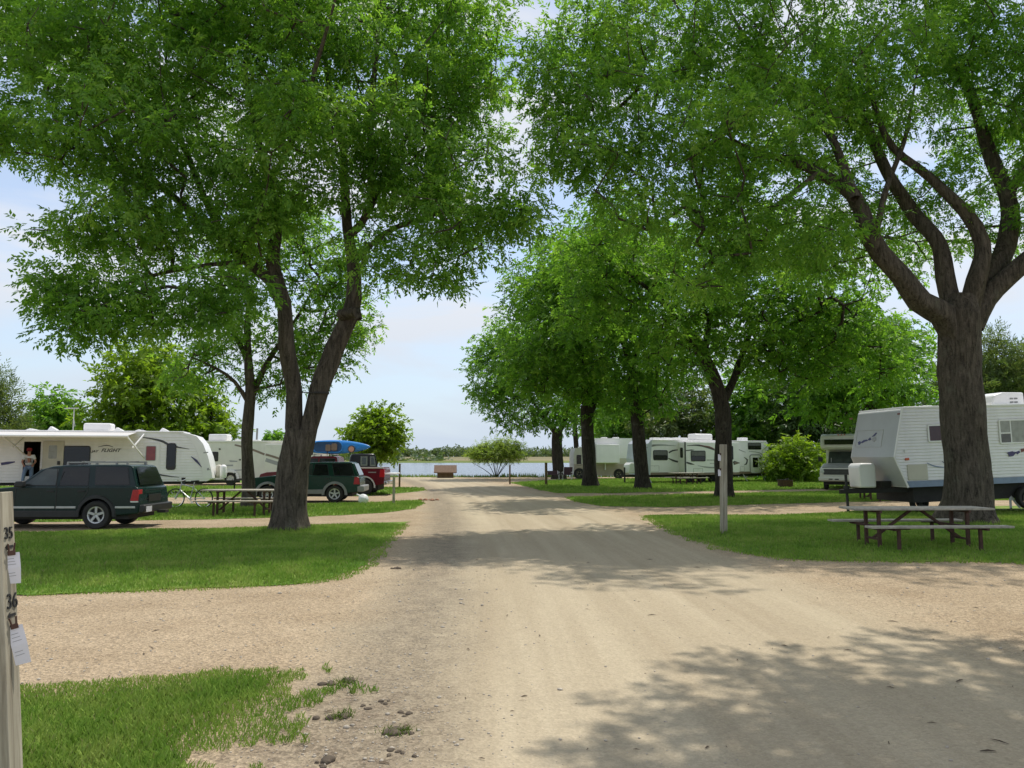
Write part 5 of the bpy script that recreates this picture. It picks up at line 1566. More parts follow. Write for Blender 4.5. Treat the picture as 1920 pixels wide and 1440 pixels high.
wq = window(T, x0, x1, z0, z1, -.028, M['white'], M['glass_curtain'], r=.06, fw=.045, bars=[('v', xm)],
            panes=[(x0, xm + .03, zc, z1, M['glass_curtain']), (x0, xm + .03, z0, zc, M['blind']), (xm - .03, x1, z0, z1, M['glass_curtain'])])
MB().box(x0 + .04, xm, -.05, -.02, zc - .02, zc + .02).build("window_bar", M['white'], wq, 0)
h = pbox(T, 1701, 1741, 871, 899, -.04, .0, yp=-.04).build("storage_hatch", M['beige'], T, 15, .01)
x0, z0 = loc_of(T, 1700.5, 861, -.02)
MB().box(x0 - .06, x0 + .06, -.05, -.01, z0 - .03, z0 + .04).build("marker_lamp", M['lamp_amber'], T, 0)
x0, z0 = loc_of(T, 1698, 846, -.02); MB().box(x0 - .05, x0 + .03, -.05, -.01, z0 - .05, z0 + .05).build("latch", M['white'], T, 0)
sweep(T, [(1738, 868), (1752, 874), (1768, 876), (1785, 876)], [1.2, 2.4, 1.8, 1.2], M['stripe_blue'], -.030)
sweep(T, [(1766, 865), (1776, 870), (1790, 870)], [1, 2, 1.4], M['stripe_purple'], -.030)
decal(T, [(1889, 848), (1898, 846), (1906, 848), (1900, 855), (1892, 856)], M['stripe_purple'], -.030, "emblem")
decal(T, [(1903, 848), (1911, 845), (1913, 848), (1908, 852)], M['stripe_purple'], -.030, "emblem")
decal(T, [(1914, 842), (1922, 840), (1922, 846), (1915, 848)], M['stripe_red'], -.030, "emblem")
ac = MB()
x0, z1 = loc_of(T, 1857, 736, .9); x1 = x0 + 1.25; z0 = zt
ac.prism([(x0 + .05, z0), (x1, z0), (x1, z1 - .02), (x0 + .45, z1), (x0 + .12, z1 - .1), (x0, z0 + .1)], .9, 1.7)
a = ac.build("air_conditioner", M['white'], T, 30, .09, 3)
for k in range(2):
    for j in range(2):
        MB().box(x0 + .7 + k * .16, x0 + .82 + k * .16, .885, .92, z0 + .10 + j * .12, z0 + .15 + j * .12).build("vent_slot", M['trim_grey'], a, 0)
MB().box(loc_of(T, 1760, 760)[0], loc_of(T, 1760, 760)[0] + .3, .7, 1.0, zt, zt + .08).build("roof_vent", M['white'], T, 0, .02)
MB().box(.5, Lr, .25, 2.2, .34, zb + .01).build("chassis", M['under'], T, 0)
for k in range(2):
    wheel(T, 4.35 + k * .9, -.01, .36, .2, 'black', .55)
wheel(T, 1.0, .6, .30, .2, 'black', .5)
fxm = pf[0][0]
lpb = MB().prism([(fxm - 1.12, zb + .0), (fxm - .56, zb - .02), (fxm - .54, zb + .66), (fxm - .60, zb + .78), (fxm - 1.05, zb + .78), (fxm - 1.14, zb + .68)], .78, 1.42)
lpb.build("propane_cover", M['white'], T, 25, .05, 3)
MB().bar((fxm + .6, .4, zb - .1), (fxm - 1.6, 1.2, zb - .12), .08, .14).bar((fxm + .6, 2.0, zb - .1), (fxm - 1.6, 1.2, zb - .12), .08, .14).box(fxm - .42, fxm - .1, .7, 1.1, zb - .06, zb + .18).build("hitch", M['under'], T, 0)
MB().tube([(fxm - 1.36, 1.2, .03), (fxm - 1.36, 1.2, zb + .42)], .045, 10).lathe([(.09, zb - .12), (.09, zb + .06)], (fxm - 1.36, 1.2, 0), 'z', 12).box(fxm - 1.46, fxm - 1.26, 1.1, 1.3, .0, .035).build("tongue_jack", M['black'], T, 40)
for u in (1893,):
    xj = loc_of(T, u, 920, .3)[0]
    MB().bar((xj, .3, zb), (xj - .02, .3, .45), .05).bar((xj, .3, .42), (xj + .16, .1, .04), .07).bar((xj, .3, .42), (xj - .18, .1, .04), .07).build("stabiliser", M['trim_light'], T, 0)

# ------------------------------------------------------------------ cars
def car_shell(T, W, top, wheels, zs, ra, cab, zb, zt, inset, paintm, y_in=0.0):
    pr = arch_profile(top, wheels, zs, ra)
    MB().prism(pr, 0.0, W).build("body", paintm, T, 28, .035, 3)
    y0 = lambda z: .03 + max(0, (z - zb)) / (zt - zb) * inset
    y1 = lambda z: W - y0(z)
    MB().prism(cab[::-1] if sum(cab[i][0] * cab[(i + 1) % len(cab)][1] - cab[(i + 1) % len(cab)][0] * cab[i][1] for i in range(len(cab))) < 0 else cab, y0, y1).build("cabin", paintm, T, 28, .03, 3)
    MB().box(top[0][0] + .3, top[-1][0] - .3, .12, W - .12, .24, zs + .25).build("underbody", M['under'], T, 0)
    return y0, y1


def side_glass(T, y0, polys, glass, names="window", rim=None):
    for p in polys:
        if sum(p[i][0] * p[(i + 1) % len(p)][1] - p[(i + 1) % len(p)][0] * p[i][1] for i in range(len(p))) < 0: p = p[::-1]
        cx = sum(q[0] for q in p) / len(p); cz = sum(q[1] for q in p) / len(p)
        w = MB().prism([(cx + (x - cx) * 1.05, cz + (z - cz) * 1.08) for x, z in p], lambda z: y0(z) - .004, lambda z: y0(z) + .02).build(names, M['black'], T, 0)
        MB().prism(p, lambda z: y0(z) - .008, lambda z: y0(z) + .01).build("pane", glass, w, 0)


def seam(T, pts, y, w=.014):
    mb = MB()
    for a, c in zip(pts, pts[1:]):
        mb.bar((a[0], y, a[1]), (c[0], y, c[1]), w, .006, (0, 1, 0))
    mb.build("door_seam", M['black'], T, 0)


def arch_trim(T, x, wr, ra, w, mat, y=-.02):
    mb = MB(); n = 14
    vs, fs = [], []
    for k in range(n + 1):
        a = math.pi * k / n * 1.06 - .09
        for r, yy in ((ra - .015, y + .04), (ra - .01, y - .005), (ra + w * .6, y - .004), (ra + w, y + .03)):
            vs.append((x + r * math.cos(a), yy, wr + r * math.sin(a)))
    for k in range(n):
        for j in range(3):
            fs.append((k * 4 + j, k * 4 + j + 1, k * 4 + 5 + j, k * 4 + 4 + j))
    mb.add(vs, fs).build("arch_trim", mat, T, 40)


# dark green four door at the far left
D = 19.6
T = thing("parked_car", "dark green four door SUV with roof rack parked at the left edge", "car", ((188 - 960) / FPX * D, D, 0), R(1), "parked cars on the left")
W = 1.72
top = [(-3.52, .34), (-3.58, .52), (-3.56, .78), (-3.45, .90), (-2.6, 1.005), (-1.98, 1.065), (.93, 1.065), (1.02, 1.02), (1.06, .78), (1.08, .55), (1.06, .38)]
cabp = [(-2.02, 1.04), (-1.50, 1.49), (-1.22, 1.57), (-.8, 1.60), (.55, 1.605), (.72, 1.585), (.80, 1.54), (.97, 1.04)]
y0, y1 = car_shell(T, W, top, [(-2.72, .355), (0, .355)], .33, .43, cabp, 1.05, 1.6, .17, M['green_car'])
side_glass(T, y0, [[(-1.86, 1.10), (-1.06, 1.10), (-1.06, 1.50), (-1.36, 1.50)]], M['glass_mid'])
side_glass(T, y0, [[(-.94, 1.10), (-.25, 1.10), (-.30, 1.525), (-.94, 1.525)], [(-.06, 1.11), (.78, 1.11), (.66, 1.535), (-.12, 1.535)]], M['glass'])
seam(T, [(-1.0, 1.53), (-1.0, .40)], -.003); seam(T, [(-.22, 1.07), (-.22, .95), (-.40, .66), (-.42, .40)], -.003); seam(T, [(-2.0, 1.02), (-2.05, .45)], -.003)
for xa, xb in ((-2.25, -1.03), (-.99, -.50), (.48, .98)):
    MB().box(xa, xb, -.022, .01, .52, .572).build("trim_strip", M['trim_light'], T, 0, .006)
MB().box(-2.28, -.46, -.012, .06, .29, .47).build("sill", M['black'], T, 20, .02)
for wx in (0, -2.72): arch_trim(T, wx, .355, .425, .085, M['black'])
for wx in (0, -2.72):
    wheel(T, wx, -.01, .355, .24, 'alloy', .60, 5)
    wheel(T, wx, W - .23, .355, .24, 'alloy', .60, 5)
MB().prism([(.845, .70), (1.045, .70), (1.045, .98), (.90, .98)], -.012, .22).build("tail_light", M['lamp_red'], T, 0, .01)
MB().prism([(.86, .665), (1.047, .665), (1.047, .70), (.85, .70)], -.013, .22).build("reversing_lamp", M['lamp_clear'], T, 0)
MB().box(1.0, 1.20, .02, W - .02, .40, .60).build("bumper", M['black'], T, 20, .03)
MB().xprism([(.2, 1.08), (.26, 1.55), (W - .26, 1.55), (W - .2, 1.08)], .925, .945)
rg = MB().add([(.985, .20, 1.09), (.985, W - .20, 1.09), (.835, W - .30, 1.54), (.835, .30, 1.54)], [(0, 1, 2, 3)]); rg.build("rear_window", M['glass'], T, 0)
MB().box(1.065, 1.085, .5, W - .5, .66, .84).build("plate_recess", M['black'], T, 0)
MB().box(1.203, 1.212, .10, .42, .42, .56).build("number_plate", M['plate'], T, 0)
for z in (.95, .74): MB().box(1.068, 1.08, .3, W - .3, z, z + .012).build("tailgate_seam", M['black'], T, 0)
MB().box(1.2, 1.42, .75, .95, .36, .43).build("tow_bar", M['black'], T, 0)
rk = MB()
for yy in (.34, W - .34):
    rk.bar((-.95, yy, 1.665), (.6, yy, 1.665), .035)
    for xx in (-.93, -.2, .58): rk.bar((xx, yy, 1.59), (xx, yy, 1.66), .05)
for xx in (-.55, .35): rk.bar((xx, .30, 1.68), (xx, W - .30, 1.68), .045, .03)
rk.build("roof_rack", M['greymetal'], T, 0)
MB().prism([(-1.97, 1.05), (-1.72, 1.05), (-1.74, 1.21), (-1.93, 1.20)], -.20, -.05).build("mirror", M['black'], T, 20, .03)
for xx in (-1.15, -.38): MB().box(xx - .09, xx + .09, -.018, .005, .93, .965).build("door_handle", M['black'], T, 0, .006)
wsd = MB().add([(-1.93, .10, 1.09), (-1.93, W - .10, 1.09), (-1.5, W - .22, 1.475), (-1.5, .22, 1.475)], [(0, 1, 2, 3)])
wsd.v = [(x - .035, y, z + .02) for x, y, z in wsd.v]
wsd.build("windscreen", M['glass_mid'], T, 0)

# two door green
D = 31.0
T = thing("parked_car", "forest green two door SUV with grey wheel arches behind the forked ash", "car", ((630 - 960) / FPX * D, D, 0), R(4), "parked cars on the left")
W = 1.76
top = [(-3.42, .42), (-3.46, .62), (-3.42, .88), (-3.2, .98), (-2.5, 1.06), (-1.85, 1.09), (.86, 1.04), (.98, .98), (1.00, .72), (.98, .42)]
cabp = [(-1.95, 1.04), (-1.35, 1.52), (-1.1, 1.575), (-.6, 1.60), (.45, 1.605), (.62, 1.59), (.70, 1.55), (.93, 1.02)]
y0, y1 = car_shell(T, W, top, [(-2.62, .34), (0, .34)], .36, .42, cabp, 1.04, 1.6, .18, M['green_car2'])
side_glass(T, y0, [[(-1.72, 1.09), (-.92, 1.07), (-.92, 1.50), (-1.28, 1.50)]], M['glass_mid'])
side_glass(T, y0, [[(-.88, 1.07), (-.24, 1.07), (-.34, 1.50), (-.80, 1.515)], [(-.02, 1.08), (.76, 1.07), (.60, 1.525), (-.14, 1.53)]], M['glass'])
seam(T, [(-.17, 1.05), (-.17, .9), (-.42, .62), (-.44, .40)], -.003); seam(T, [(-1.85, 1.06), (-1.95, .42)], -.003)
for wx in (0, -2.62): arch_trim(T, wx, .34, .41, .10, M['trim_grey'])
for wx in (0, -2.62):
    wheel(T, wx, -.01, .34, .24, 'alloy', .64, 5); wheel(T, wx, W - .23, .34, .24, 'alloy', .64, 5)
MB().box(-2.2, -.42, -.010, .05, .34, .52).build("lower_trim", M['trim_grey'], T, 20, .015)
MB().prism([(.74, .72), (.985, .72), (.95, 1.0), (.78, 1.0)], -.012, .2).build("tail_light", M['lamp_red'], T, 0, .01)
MB().box(.88, 1.16, -.01, W + .01, .42, .66).build("bumper", M['trim_grey'], T, 20, .04)
MB().box(-3.56, -3.3, .0, W, .42, .66).build("bumper", M['black'], T, 20, .05)
MB().box(-3.45, -3.30, -.006, .35, .72, .88).build("headlight", M['lamp_clear'], T, 0, .02)
MB().add([(.945, .18, 1.08), (.945, W - .18, 1.08), (.735, W - .28, 1.54), (.735, .28, 1.54)], [(0, 1, 2, 3)]).build("rear_window", M['glass'], T, 0)
MB().prism([(-1.86, 1.06), (-1.62, 1.06), (-1.64, 1.2), (-1.82, 1.2)], -.2, -.05).build("mirror", M['black'], T, 20, .03)
MB().box(-.40, -.22, -.018, .004, .92, .955).build("door_handle", M['black'], T, 0, .005)
MB().add([(-1.91, .10, 1.09), (-1.91, W - .10, 1.09), (-1.40, W - .22, 1.51), (-1.40, .22, 1.51)], [(0, 1, 2, 3)]).build("windscreen", M['glass_mid'], T, 0)

# maroon pickup carrying the kayak
D = 36.6
T = thing("pickup_truck", "maroon pickup truck with its tailgate down and a kayak overhead", "pickup", ((685 - 960) / FPX * D, D, 0), R(0), "parked cars on the left")
TP = T
W = 1.9
top = [(-4.95, .5), (-4.98, .8), (-4.9, 1.0), (-4.6, 1.09), (-3.3, 1.17), (-1.2, 1.17), (-1.2, 1.27), (.88, 1.27), (.92, 1.22), (.94, .55)]
cabp = [(-3.45, 1.14), (-2.75, 1.74), (-2.5, 1.84), (-1.55, 1.85), (-1.36, 1.80), (-1.22, 1.14)]
y0, y1 = car_shell(T, W, top, [(-3.75, .40), (0, .40)], .46, .48, cabp, 1.17, 1.85, .2, M['maroon'])
side_glass(T, y0, [[(-3.1, 1.2), (-2.25, 1.2), (-2.25, 1.72), (-2.62, 1.72)], [(-2.15, 1.2), (-1.36, 1.2), (-1.46, 1.72), (-2.15, 1.72)]], M['glass'])
for wx in (0, -3.75):
    wheel(T, wx, -.01, .40, .26, 'black', .6, 5); wheel(T, wx, W - .25, .40, .26, 'black', .6, 5)
arch_trim(T, 0, .40, .47, .06, M['trim_light'])
MB().prism([(.70, .86), (.945, .86), (.945, 1.22), (.74, 1.22)], -.012, .12).build("tail_light", M['lamp_red'], T, 0, .01)
MB().box(.93, 1.42, .08, W - .08, .98, 1.045).build("tailgate", M['white'], T, 20, .015)
MB().box(.92, 1.08, .0, W, .50, .68).build("bumper", M['chrome'], T, 20, .03)
MB().box(1.082, 1.09, .3, .62, .54, .68).build("number_plate", M['plate'], T, 0)
MB().box(-1.15, .88, -.01, .10, 1.268, 1.31).box(-1.15, .88, W - .1, W + .01, 1.268, 1.31).build("bed_rail_cap", M['beige'], T, 0)
MB().box(.18, .55, -.008, .0, 1.06, 1.11).build("bed_emblem", M['trim_grey'], T, 0)
rk = MB()
for xx in (-2.45, -1.65):
    rk.bar((xx, .12, 1.93), (xx, W - .12, 1.93), .05, .035)
    for yy in (.28, W - .28): rk.bar((xx, yy, 1.82), (xx, yy, 1.93), .06)
rk.build("roof_rack", M['trim_light'], T, 0)
MB().add([(-3.40, .12, 1.2), (-3.40, W - .12, 1.2), (-2.78, W - .24, 1.72), (-2.78, .24, 1.72)], [(0, 1, 2, 3)]).build("windscreen", M['glass_mid'], T, 0)

# the kayak lies on its side on the rack, deck towards the road
p0 = P(548, 838, D + .25); p1 = P(693, 842, D + .25)
Lk = (p1 - p0).length
T = thing("kayak", "bright blue kayak lying on its side on the pickup roof", "kayak", tuple(p0), math.atan2(p1.y - p0.y, p1.x - p0.x))
ns, nr = 28, 18
vs, fs = [], []
ztop = lambda t: .335 * (math.sin(math.pi * min(1, max(0, t))) ** .62)
for i in range(ns + 1):
    t = i / ns
    h = max(.006, ztop(t) * 1.02); d = max(.006, .20 * math.sin(math.pi * t) ** .5)
    lift = .06 * (2 * t - 1) ** 2
    for k in range(nr):
        a = 2 * math.pi * k / nr
        yy = math.cos(a) * d * (1.0 if math.cos(a) > 0 else .8)
        vs.append((t * Lk, .25 + yy - lift * .3, lift * .2 + math.sin(a) * h * (1 - .12 * abs(math.cos(a)))))
for i in range(ns):
    for k in range(nr):
        k2 = (k + 1) % nr
        fs.append((i * nr + k, i * nr + k2, (i + 1) * nr + k2, (i + 1) * nr + k))
MB().add(vs, fs).build("hull", M['kayak'], T, 60)
cx = [loc_of(T, u, 843, .09)[0] for u in (588, 641)]
pl = rr(cx[0], cx[1], -.235, .235, .22, 7)
mb = MB(); ring(mb, [( (cx[0]+cx[1])/2 + (x-(cx[0]+cx[1])/2)*1.06, z*1.12) for x, z in pl], pl, .09, .055)
mb.build("cockpit_rim", M['kayak'], T, 30)
MB().prism(pl, .082, .12).build("cockpit", paint("dark_blue_cockpit", (.02, .075, .19), .6, .2, 5), T, 0)
sx = [loc_of(T, u, 843, .06)[0] for u in (610, 632)]
MB().prism(rr(sx[0], sx[0] + .26, -.2, .12, .06), .05, .1).prism(rr(sx[0] + .28, sx[1], -.18, .17, .08), .03, .1).build("seat", M['stripe_brown'], T, 20, .02)
hx, hz = loc_of(T, 659, 842, .08)
MB().lathe([(0, .025), (.13, .03), (.135, .1)], (hx, 0, hz), 'y', 20).build("hatch", paint("pale_orange_hatch", (.62, .33, .24), .5, .1, 9), T, 30)
MB().lathe([(.135, .04), (.17, .045), (.175, .1)], (hx, 0, hz), 'y', 20).build("hatch_ring", M['stripe_dark'], T, 30)
MB().bar((sx[0] + .1, .02, -.30), (sx[0] + .1, .06, -.24), .04).build("toggle", M['black'], T, 0)

# black vehicle behind the pickup
D = 43.0
T = thing("parked_van", "black van standing behind the tail of the pickup", "van", ((656 - 960) / FPX * D, D, 0), R(12), "parked cars on the left")
mb = MB().prism([(0, .45), (1.55, .45), (1.58, 1.15), (1.44, 1.9), (1.32, 1.98), (.18, 1.98), (.06, 1.86), (-.03, 1.1)], 0, 4.4)
mb.build("body", M['black_car'], T, 25, .06, 3)
w_ = MB().prism([(.62, 1.32), (1.0, 1.32), (1.0, 1.84), (.62, 1.84)], -.014, .02).build("window", M['trim_grey'], T, 0)
MB().prism([(.70, 1.4), (.92, 1.4), (.92, 1.78), (.70, 1.78)], -.018, .0).build("pane", M['glass_mid'], w_, 0)
w_ = MB().prism([(1.14, 1.30), (1.46, 1.30), (1.38, 1.84), (1.14, 1.84)], -.014, .02).build("window", M['trim_grey'], T, 0)
MB().prism([(1.20, 1.38), (1.40, 1.38), (1.33, 1.78), (1.20, 1.78)], -.018, .0).build("pane", M['glass_mid'], w_, 0)
MB().box(0, 1.55, -.1, .05, .48, .66).build("bumper", M['black'], T, 20, .03)
for xx in (.05, 1.3):
    MB().box(xx, xx + .22, .5, 1.15, 0.0, .62).build("wheel", M['rubber'], T, 20, .09, 3)


# ------------------------------------------------------------------ picnic tables
def picnic_table(name, label, loc, rz, L_=2.85, mat='oldwood', leg='rust', group="picnic tables on the grass"):
    T = thing(name, label, "picnic table", loc, rz, group)
    for k in range(4):
        MB().box(-L_ / 2 + .004 * k, L_ / 2 - .006 * k, -.365 + k * .185, -.19 + k * .185, .735, .775).build("plank", M[mat], T, 0, .006)
    for s in (-1, 1):
        MB().box(-L_ / 2 + .02, L_ / 2 - .02, s * .80 - .135, s * .80 + .135, .43, .47).build("bench_plank", M[mat], T, 0, .006)
    for s in (-1, 1):
        x = s * (L_ / 2 - .52)
        f = MB()
        for yy in (-.26, .26):
            f.bar((x, yy, .0), (x, yy, .735), .06)
        f.bar((x, -.36, .71), (x, .36, .71), .05, .05).bar((x, -.26, .36), (x, .26, .36), .045).bar((x, -.9, .405), (x, .9, .405), .05)
        f.bar((x, -.26, .16), (x, .26, .16), .04)
        f.build("frame", M[leg], T, 0)
        for q in (-1, 1):
            MB().bar((x - s * .10, q * .80, 0), (x - s * .10, q * .80, .43), .055).bar((x - s * .32, q * .80, .415), (x + s * .08, q * .80, .415), .05, .03).box(x - s * .10 - .05, x - s * .10 + .05, q * .80 - .09, q * .80 + .09, 0, .015).build("leg", M[leg], T, 0)
        MB().bar((x, 0, .16), (s * .10, 0, .72), .05).build("brace", M[leg], T, 0)
    return T


picnic_table("picnic_table", "weathered picnic table on the right lawn before the big ash", ((1708 - 960) / FPX * 15.9, 15.9, .01), R(2.5))
picnic_table("picnic_table", "grey picnic table on the left beside the bicycle and forked ash", ((462 - 960) / FPX * 24.6, 24.6, .01), R(-1), 2.5)
picnic_table("picnic_table", "picnic table whose legs show below the ribbed trailer hitch", ((1648 - 960) / FPX * 32.5, 32.5, .01), R(3), 2.3)
picnic_table("picnic_table", "picnic table in the shade under the long white trailer side", ((1285 - 960) / FPX * 51, 51, .01), R(20), 2.3)
for i, (u, v, c) in enumerate(((488, 941, 'shirt'), (500, 942, 'clay'), (505, 941, 'paper'))):
    pass

# bicycle leaning by the left table
def bicycle():
    g = G(355, 952)
    T = thing("bicycle", "silver framed bicycle standing on the grass beside the left table", "bicycle", (g.x, g.y, .01), R(-6))
    r = .33
    for x in (-.53, .53):
        n = 26
        w = MB()
        pts = [(x + r * math.cos(2 * math.pi * k / n), 0, r + r * math.sin(2 * math.pi * k / n)) for k in range(n + 1)]
        w.tube(pts, .019, 6, False)
        wo = w.build("wheel", M['rubber'], T, 40)
        s = MB()
        for k in range(14):
            a = 2 * math.pi * k / 14
            s.bar((x, 0, r), (x + (r - .015) * math.cos(a), 0, r + (r - .015) * math.sin(a)), .005)
        s.tube([(x, -.05, r), (x, .05, r)], .025, 8)
        pts = [(x + (r - .025) * math.cos(2 * math.pi * k / n), 0, r + (r - .025) * math.sin(2 * math.pi * k / n)) for k in range(n + 1)]
        s.tube(pts, .012, 5, False)
        s.build("spokes", M['chrome'], wo, 0)
    bb, st, hd, hb = (.02, 0, .29), (.14, 0, .78), (-.33, 0, .82), (-.37, 0, .62)
    f = MB().tube([bb, st], .019, 8).tube([hd, (.12, 0, .72)], .019, 8).tube([hb, bb], .022, 8).tube([bb, (.53, 0, .33)], .014, 8).tube([(.12, 0, .72), (.53, 0, .33)], .012, 8).tube([hd, hb], .022, 8)
    f.build("frame", M['alloy'], T, 40)
    MB().tube([hb, (-.53, .05, .33)], .015, 8).tube([hb, (-.53, -.05, .33)], .015, 8).build("fork", M['alloy'], T, 40)
    MB().tube([hd, (-.34, 0, .93)], .014, 8).tube([(-.36, -.30, .98), (-.34, -.12, .95), (-.34, .12, .95), (-.36, .30, .98)], .013, 8).build("handlebar", M['chrome'], T, 40)
    MB().tube([st, (.16, 0, .90)], .013, 8).build("seat_post", M['chrome'], T, 40)
    MB().add([(.02, -.02, .91), (.30, -.09, .93), (.30, .09, .93), (.02, .02, .91), (.02, -.02, .95), (.30, -.09, .97), (.30, .09, .97), (.02, .02, .95)], [(0, 3, 2, 1), (4, 5, 6, 7), (0, 1, 5, 4), (1, 2, 6, 5), (2, 3, 7, 6), (3, 0, 4, 7)]).build("saddle", M['black'], T, 30, .02)
    MB().lathe([(.09, -.045), (.10, -.04), (.09, -.035)], (.02, 0, .29), 'y', 18).bar((.02, -.06, .29), (.14, -.06, .17), .02).bar((.02, .06, .29), (-.10, .06, .41), .02).box(.10, .19, -.14, -.06, .155, .175).build("crank", M['chrome'], T, 0)


bicycle()

# ------------------------------------------------------------------ person stepping out of the trailer
def person():
    x0d, x1d, zf = STEP
    o = mat_of(TR1) @ Vector(((x0d + x1d) / 2 - .04, -.20, 0))
    T = thing("person", "person in a red cap, white shirt and jeans leaning out of the trailer doorway", "person", (o.x, o.y, zf - .46), R(15) + 0.25)
    def skin(name, pts, edges, rad, mat, sub=2):
        me = bpy.data.meshes.new(name); me.from_pydata(pts, edges, [])
        ob = link(name, me, T, mat)
        m = ob.modifiers.new("skin", 'SKIN'); m.use_smooth_shade = True
        for i, r in enumerate(rad):
            sv = me.skin_vertices[0].data[i]
            sv.radius = (r, r) if not isinstance(r, tuple) else r
            sv.use_root = (i == 0)
        s = ob.modifiers.new("sub", 'SUBSURF'); s.levels = sub; s.render_levels = sub
        return ob
    # pelvis root; front is -y, leaning forward, left foot reaching down to the next step
    P_ = [(0, .02, .93), (0, -.02, 1.12), (0, -.09, 1.34), (0, -.15, 1.44), (0, -.19, 1.50), (0, -.24, 1.58), (0, -.25, 1.66),
          (-.17, -.12, 1.40), (-.27, -.16, 1.14), (-.20, -.36, .98), (.17, -.12, 1.40), (.27, -.14, 1.13), (.18, -.36, 1.0),
          (-.10, 0, .90), (-.16, -.34, .62), (-.20, -.30, .20), (-.22, -.42, .16), (.10, 0, .90), (.12, -.10, .48), (.12, .06, .05), (.12, -.1, .03)]
    E = [(0, 1), (1, 2), (2, 3), (3, 4), (4, 5), (5, 6), (3, 7), (7, 8), (8, 9), (3, 10), (10, 11), (11, 12), (0, 13), (13, 14), (14, 15), (15, 16), (0, 17), (17, 18), (18, 19), (19, 20)]
    rad = [(.09, .07), (.07, .06), (.08, .06), (.06, .05), .055, (.075, .09), (.07, .085), .06, .043, .034, .06, .043, .034, .085, .06, .042, .035, .085, .06, .042, .035]
    skin("body", P_, E, rad, M['skin'])
    skin("shirt", [(0, .02, .95), (0, -.02, 1.12), (0, -.09, 1.33), (0, -.14, 1.43), (-.17, -.12, 1.41), (-.235, -.15, 1.22), (.17, -.12, 1.41), (.235, -.14, 1.22)], [(0, 1), (1, 2), (2, 3), (3, 4), (4, 5), (3, 6), (6, 7)],
         [(.18, .14), (.17, .13), (.18, .13), (.11, .09), .082, .075, .082, .075], M['shirt'])
    skin("jeans", [(0, .02, .94), (-.10, 0, .88), (-.16, -.34, .62), (-.20, -.30, .22), (.10, 0, .88), (.12, -.10, .48), (.12, .05, .10)], [(0, 1), (1, 2), (2, 3), (0, 4), (4, 5), (5, 6)],
         [(.165, .125), .105, .082, .066, .105, .082, .066], M['denim'])
    cp = MB().lathe([(.108, -.02), (.112, .03), (.098, .085), (.06, .115), (0, .125)], (0, -.255, 1.66), 'z', 18)
    cp.add([(-.09, -.33, 1.665), (.09, -.33, 1.665), (.075, -.455, 1.63), (-.075, -.455, 1.63), (-.09, -.33, 1.68), (.09, -.33, 1.68), (.075, -.455, 1.645), (-.075, -.455, 1.645)], [(0, 3, 2, 1), (4, 5, 6, 7), (0, 1, 5, 4), (1, 2, 6, 5), (2, 3, 7, 6), (3, 0, 4, 7)])
    cp.build("cap", M['cap_red'], T, 50)
    fc = MB()
    for s in (-1, 1): fc.lathe([(0, -.012), (.012, 0), (0, .012)], (s * .034, -.335, 1.615), 'y', 8)
    fc.build("eyes", M['ink'], T, 40)
    MB().add([(-.016, -.33, 1.565), (.016, -.33, 1.565), (0, -.365, 1.575), (0, -.335, 1.615)], [(0, 1, 2), (0, 2, 3), (1, 3, 2), (0, 3, 1)]).build("nose", M['skin'], T, 50)
    for s in (-1, 1):
        hb = MB()
        w0 = Vector((s * .19, -.37, .985))
        hb.tube([w0, w0 + Vector((-s * .02, -.05, -.02)), w0 + Vector((-s * .03, -.09, -.04))], [.03, .04, .036], 10)
        for k in range(4):
            b_ = w0 + Vector((-s * .03 + (k - 1.5) * .018, -.085, -.035))
            hb.tube([b_, b_ + Vector((0, -.04 + .004 * abs(k - 1), -.018)), b_ + Vector((-s * .004, -.058, -.05))], [.0095, .009, .007], 6)
        hb.tube([w0 + Vector((-s * .03, -.03, -.01)), w0 + Vector((-s * .065, -.06, -.02)), w0 + Vector((-s * .07, -.09, -.04))], [.012, .011, .008], 6)
        hb.build("hand", M['skin'], T, 50)
    for (x, y, z) in ((-.22, -.40, .10), (.12, -.05, .0)):
        MB().box(x - .05, x + .05, y - .12, y + .14, z, z + .09).build("shoe", M['shirt'], T, 40, .035, 3)


person()

# ------------------------------------------------------------------ posts
def post(label, u, vb, vt, w, lean=0.0, mat='post', papers=0):
    g = G(u, vb)
    h = (vb - vt) * g.y / FPX
    T = thing("wooden_post", label, "post", (g.x, g.y, 0), R(8), "wooden site posts beside the road", ry=lean)
    MB().box(-w / 2, w / 2, -w / 2, w / 2, -.1, h).build("shaft", M[mat], T, 0, .008)
    return T, h, g


Tp, h, g = post("leaning grey number post with two slips on the right lawn", 1357, 1003, 836, .135, R(1.2))
for k, (u, v) in enumerate(((1352.5, 857.5), (1352.5, 886))):
    p = P(u, v, g.y - .02)
    T = thing("paper_slip", ["upper white paper slip on the leaning number post", "lower white paper slip on the leaning number post"][k], "paper slip", tuple(p), R(-25), "paper slips on the number posts")
    MB().box(-.075, .075, -.006, .006, -.08, .07).build("sheet", M['paper'], T, 0)
    MB().box(-.03, .03, -.02, .012, .05, .10).build("clip", M['rust'], T, 0)
post("short dark wooden post left of the road with grass around it", 738, 945, 895, .10)
post("far wooden post left of the road before the lake", 749, 914, 870, .11, 0, 'logwood')
post("thin far post near the lake in the middle of the photo", 956, 908, 872, .10, 0, 'logwood')
post("dark far post left of the last shade tree on the right", 1024, 910, 868, .15, 0, 'logwood')

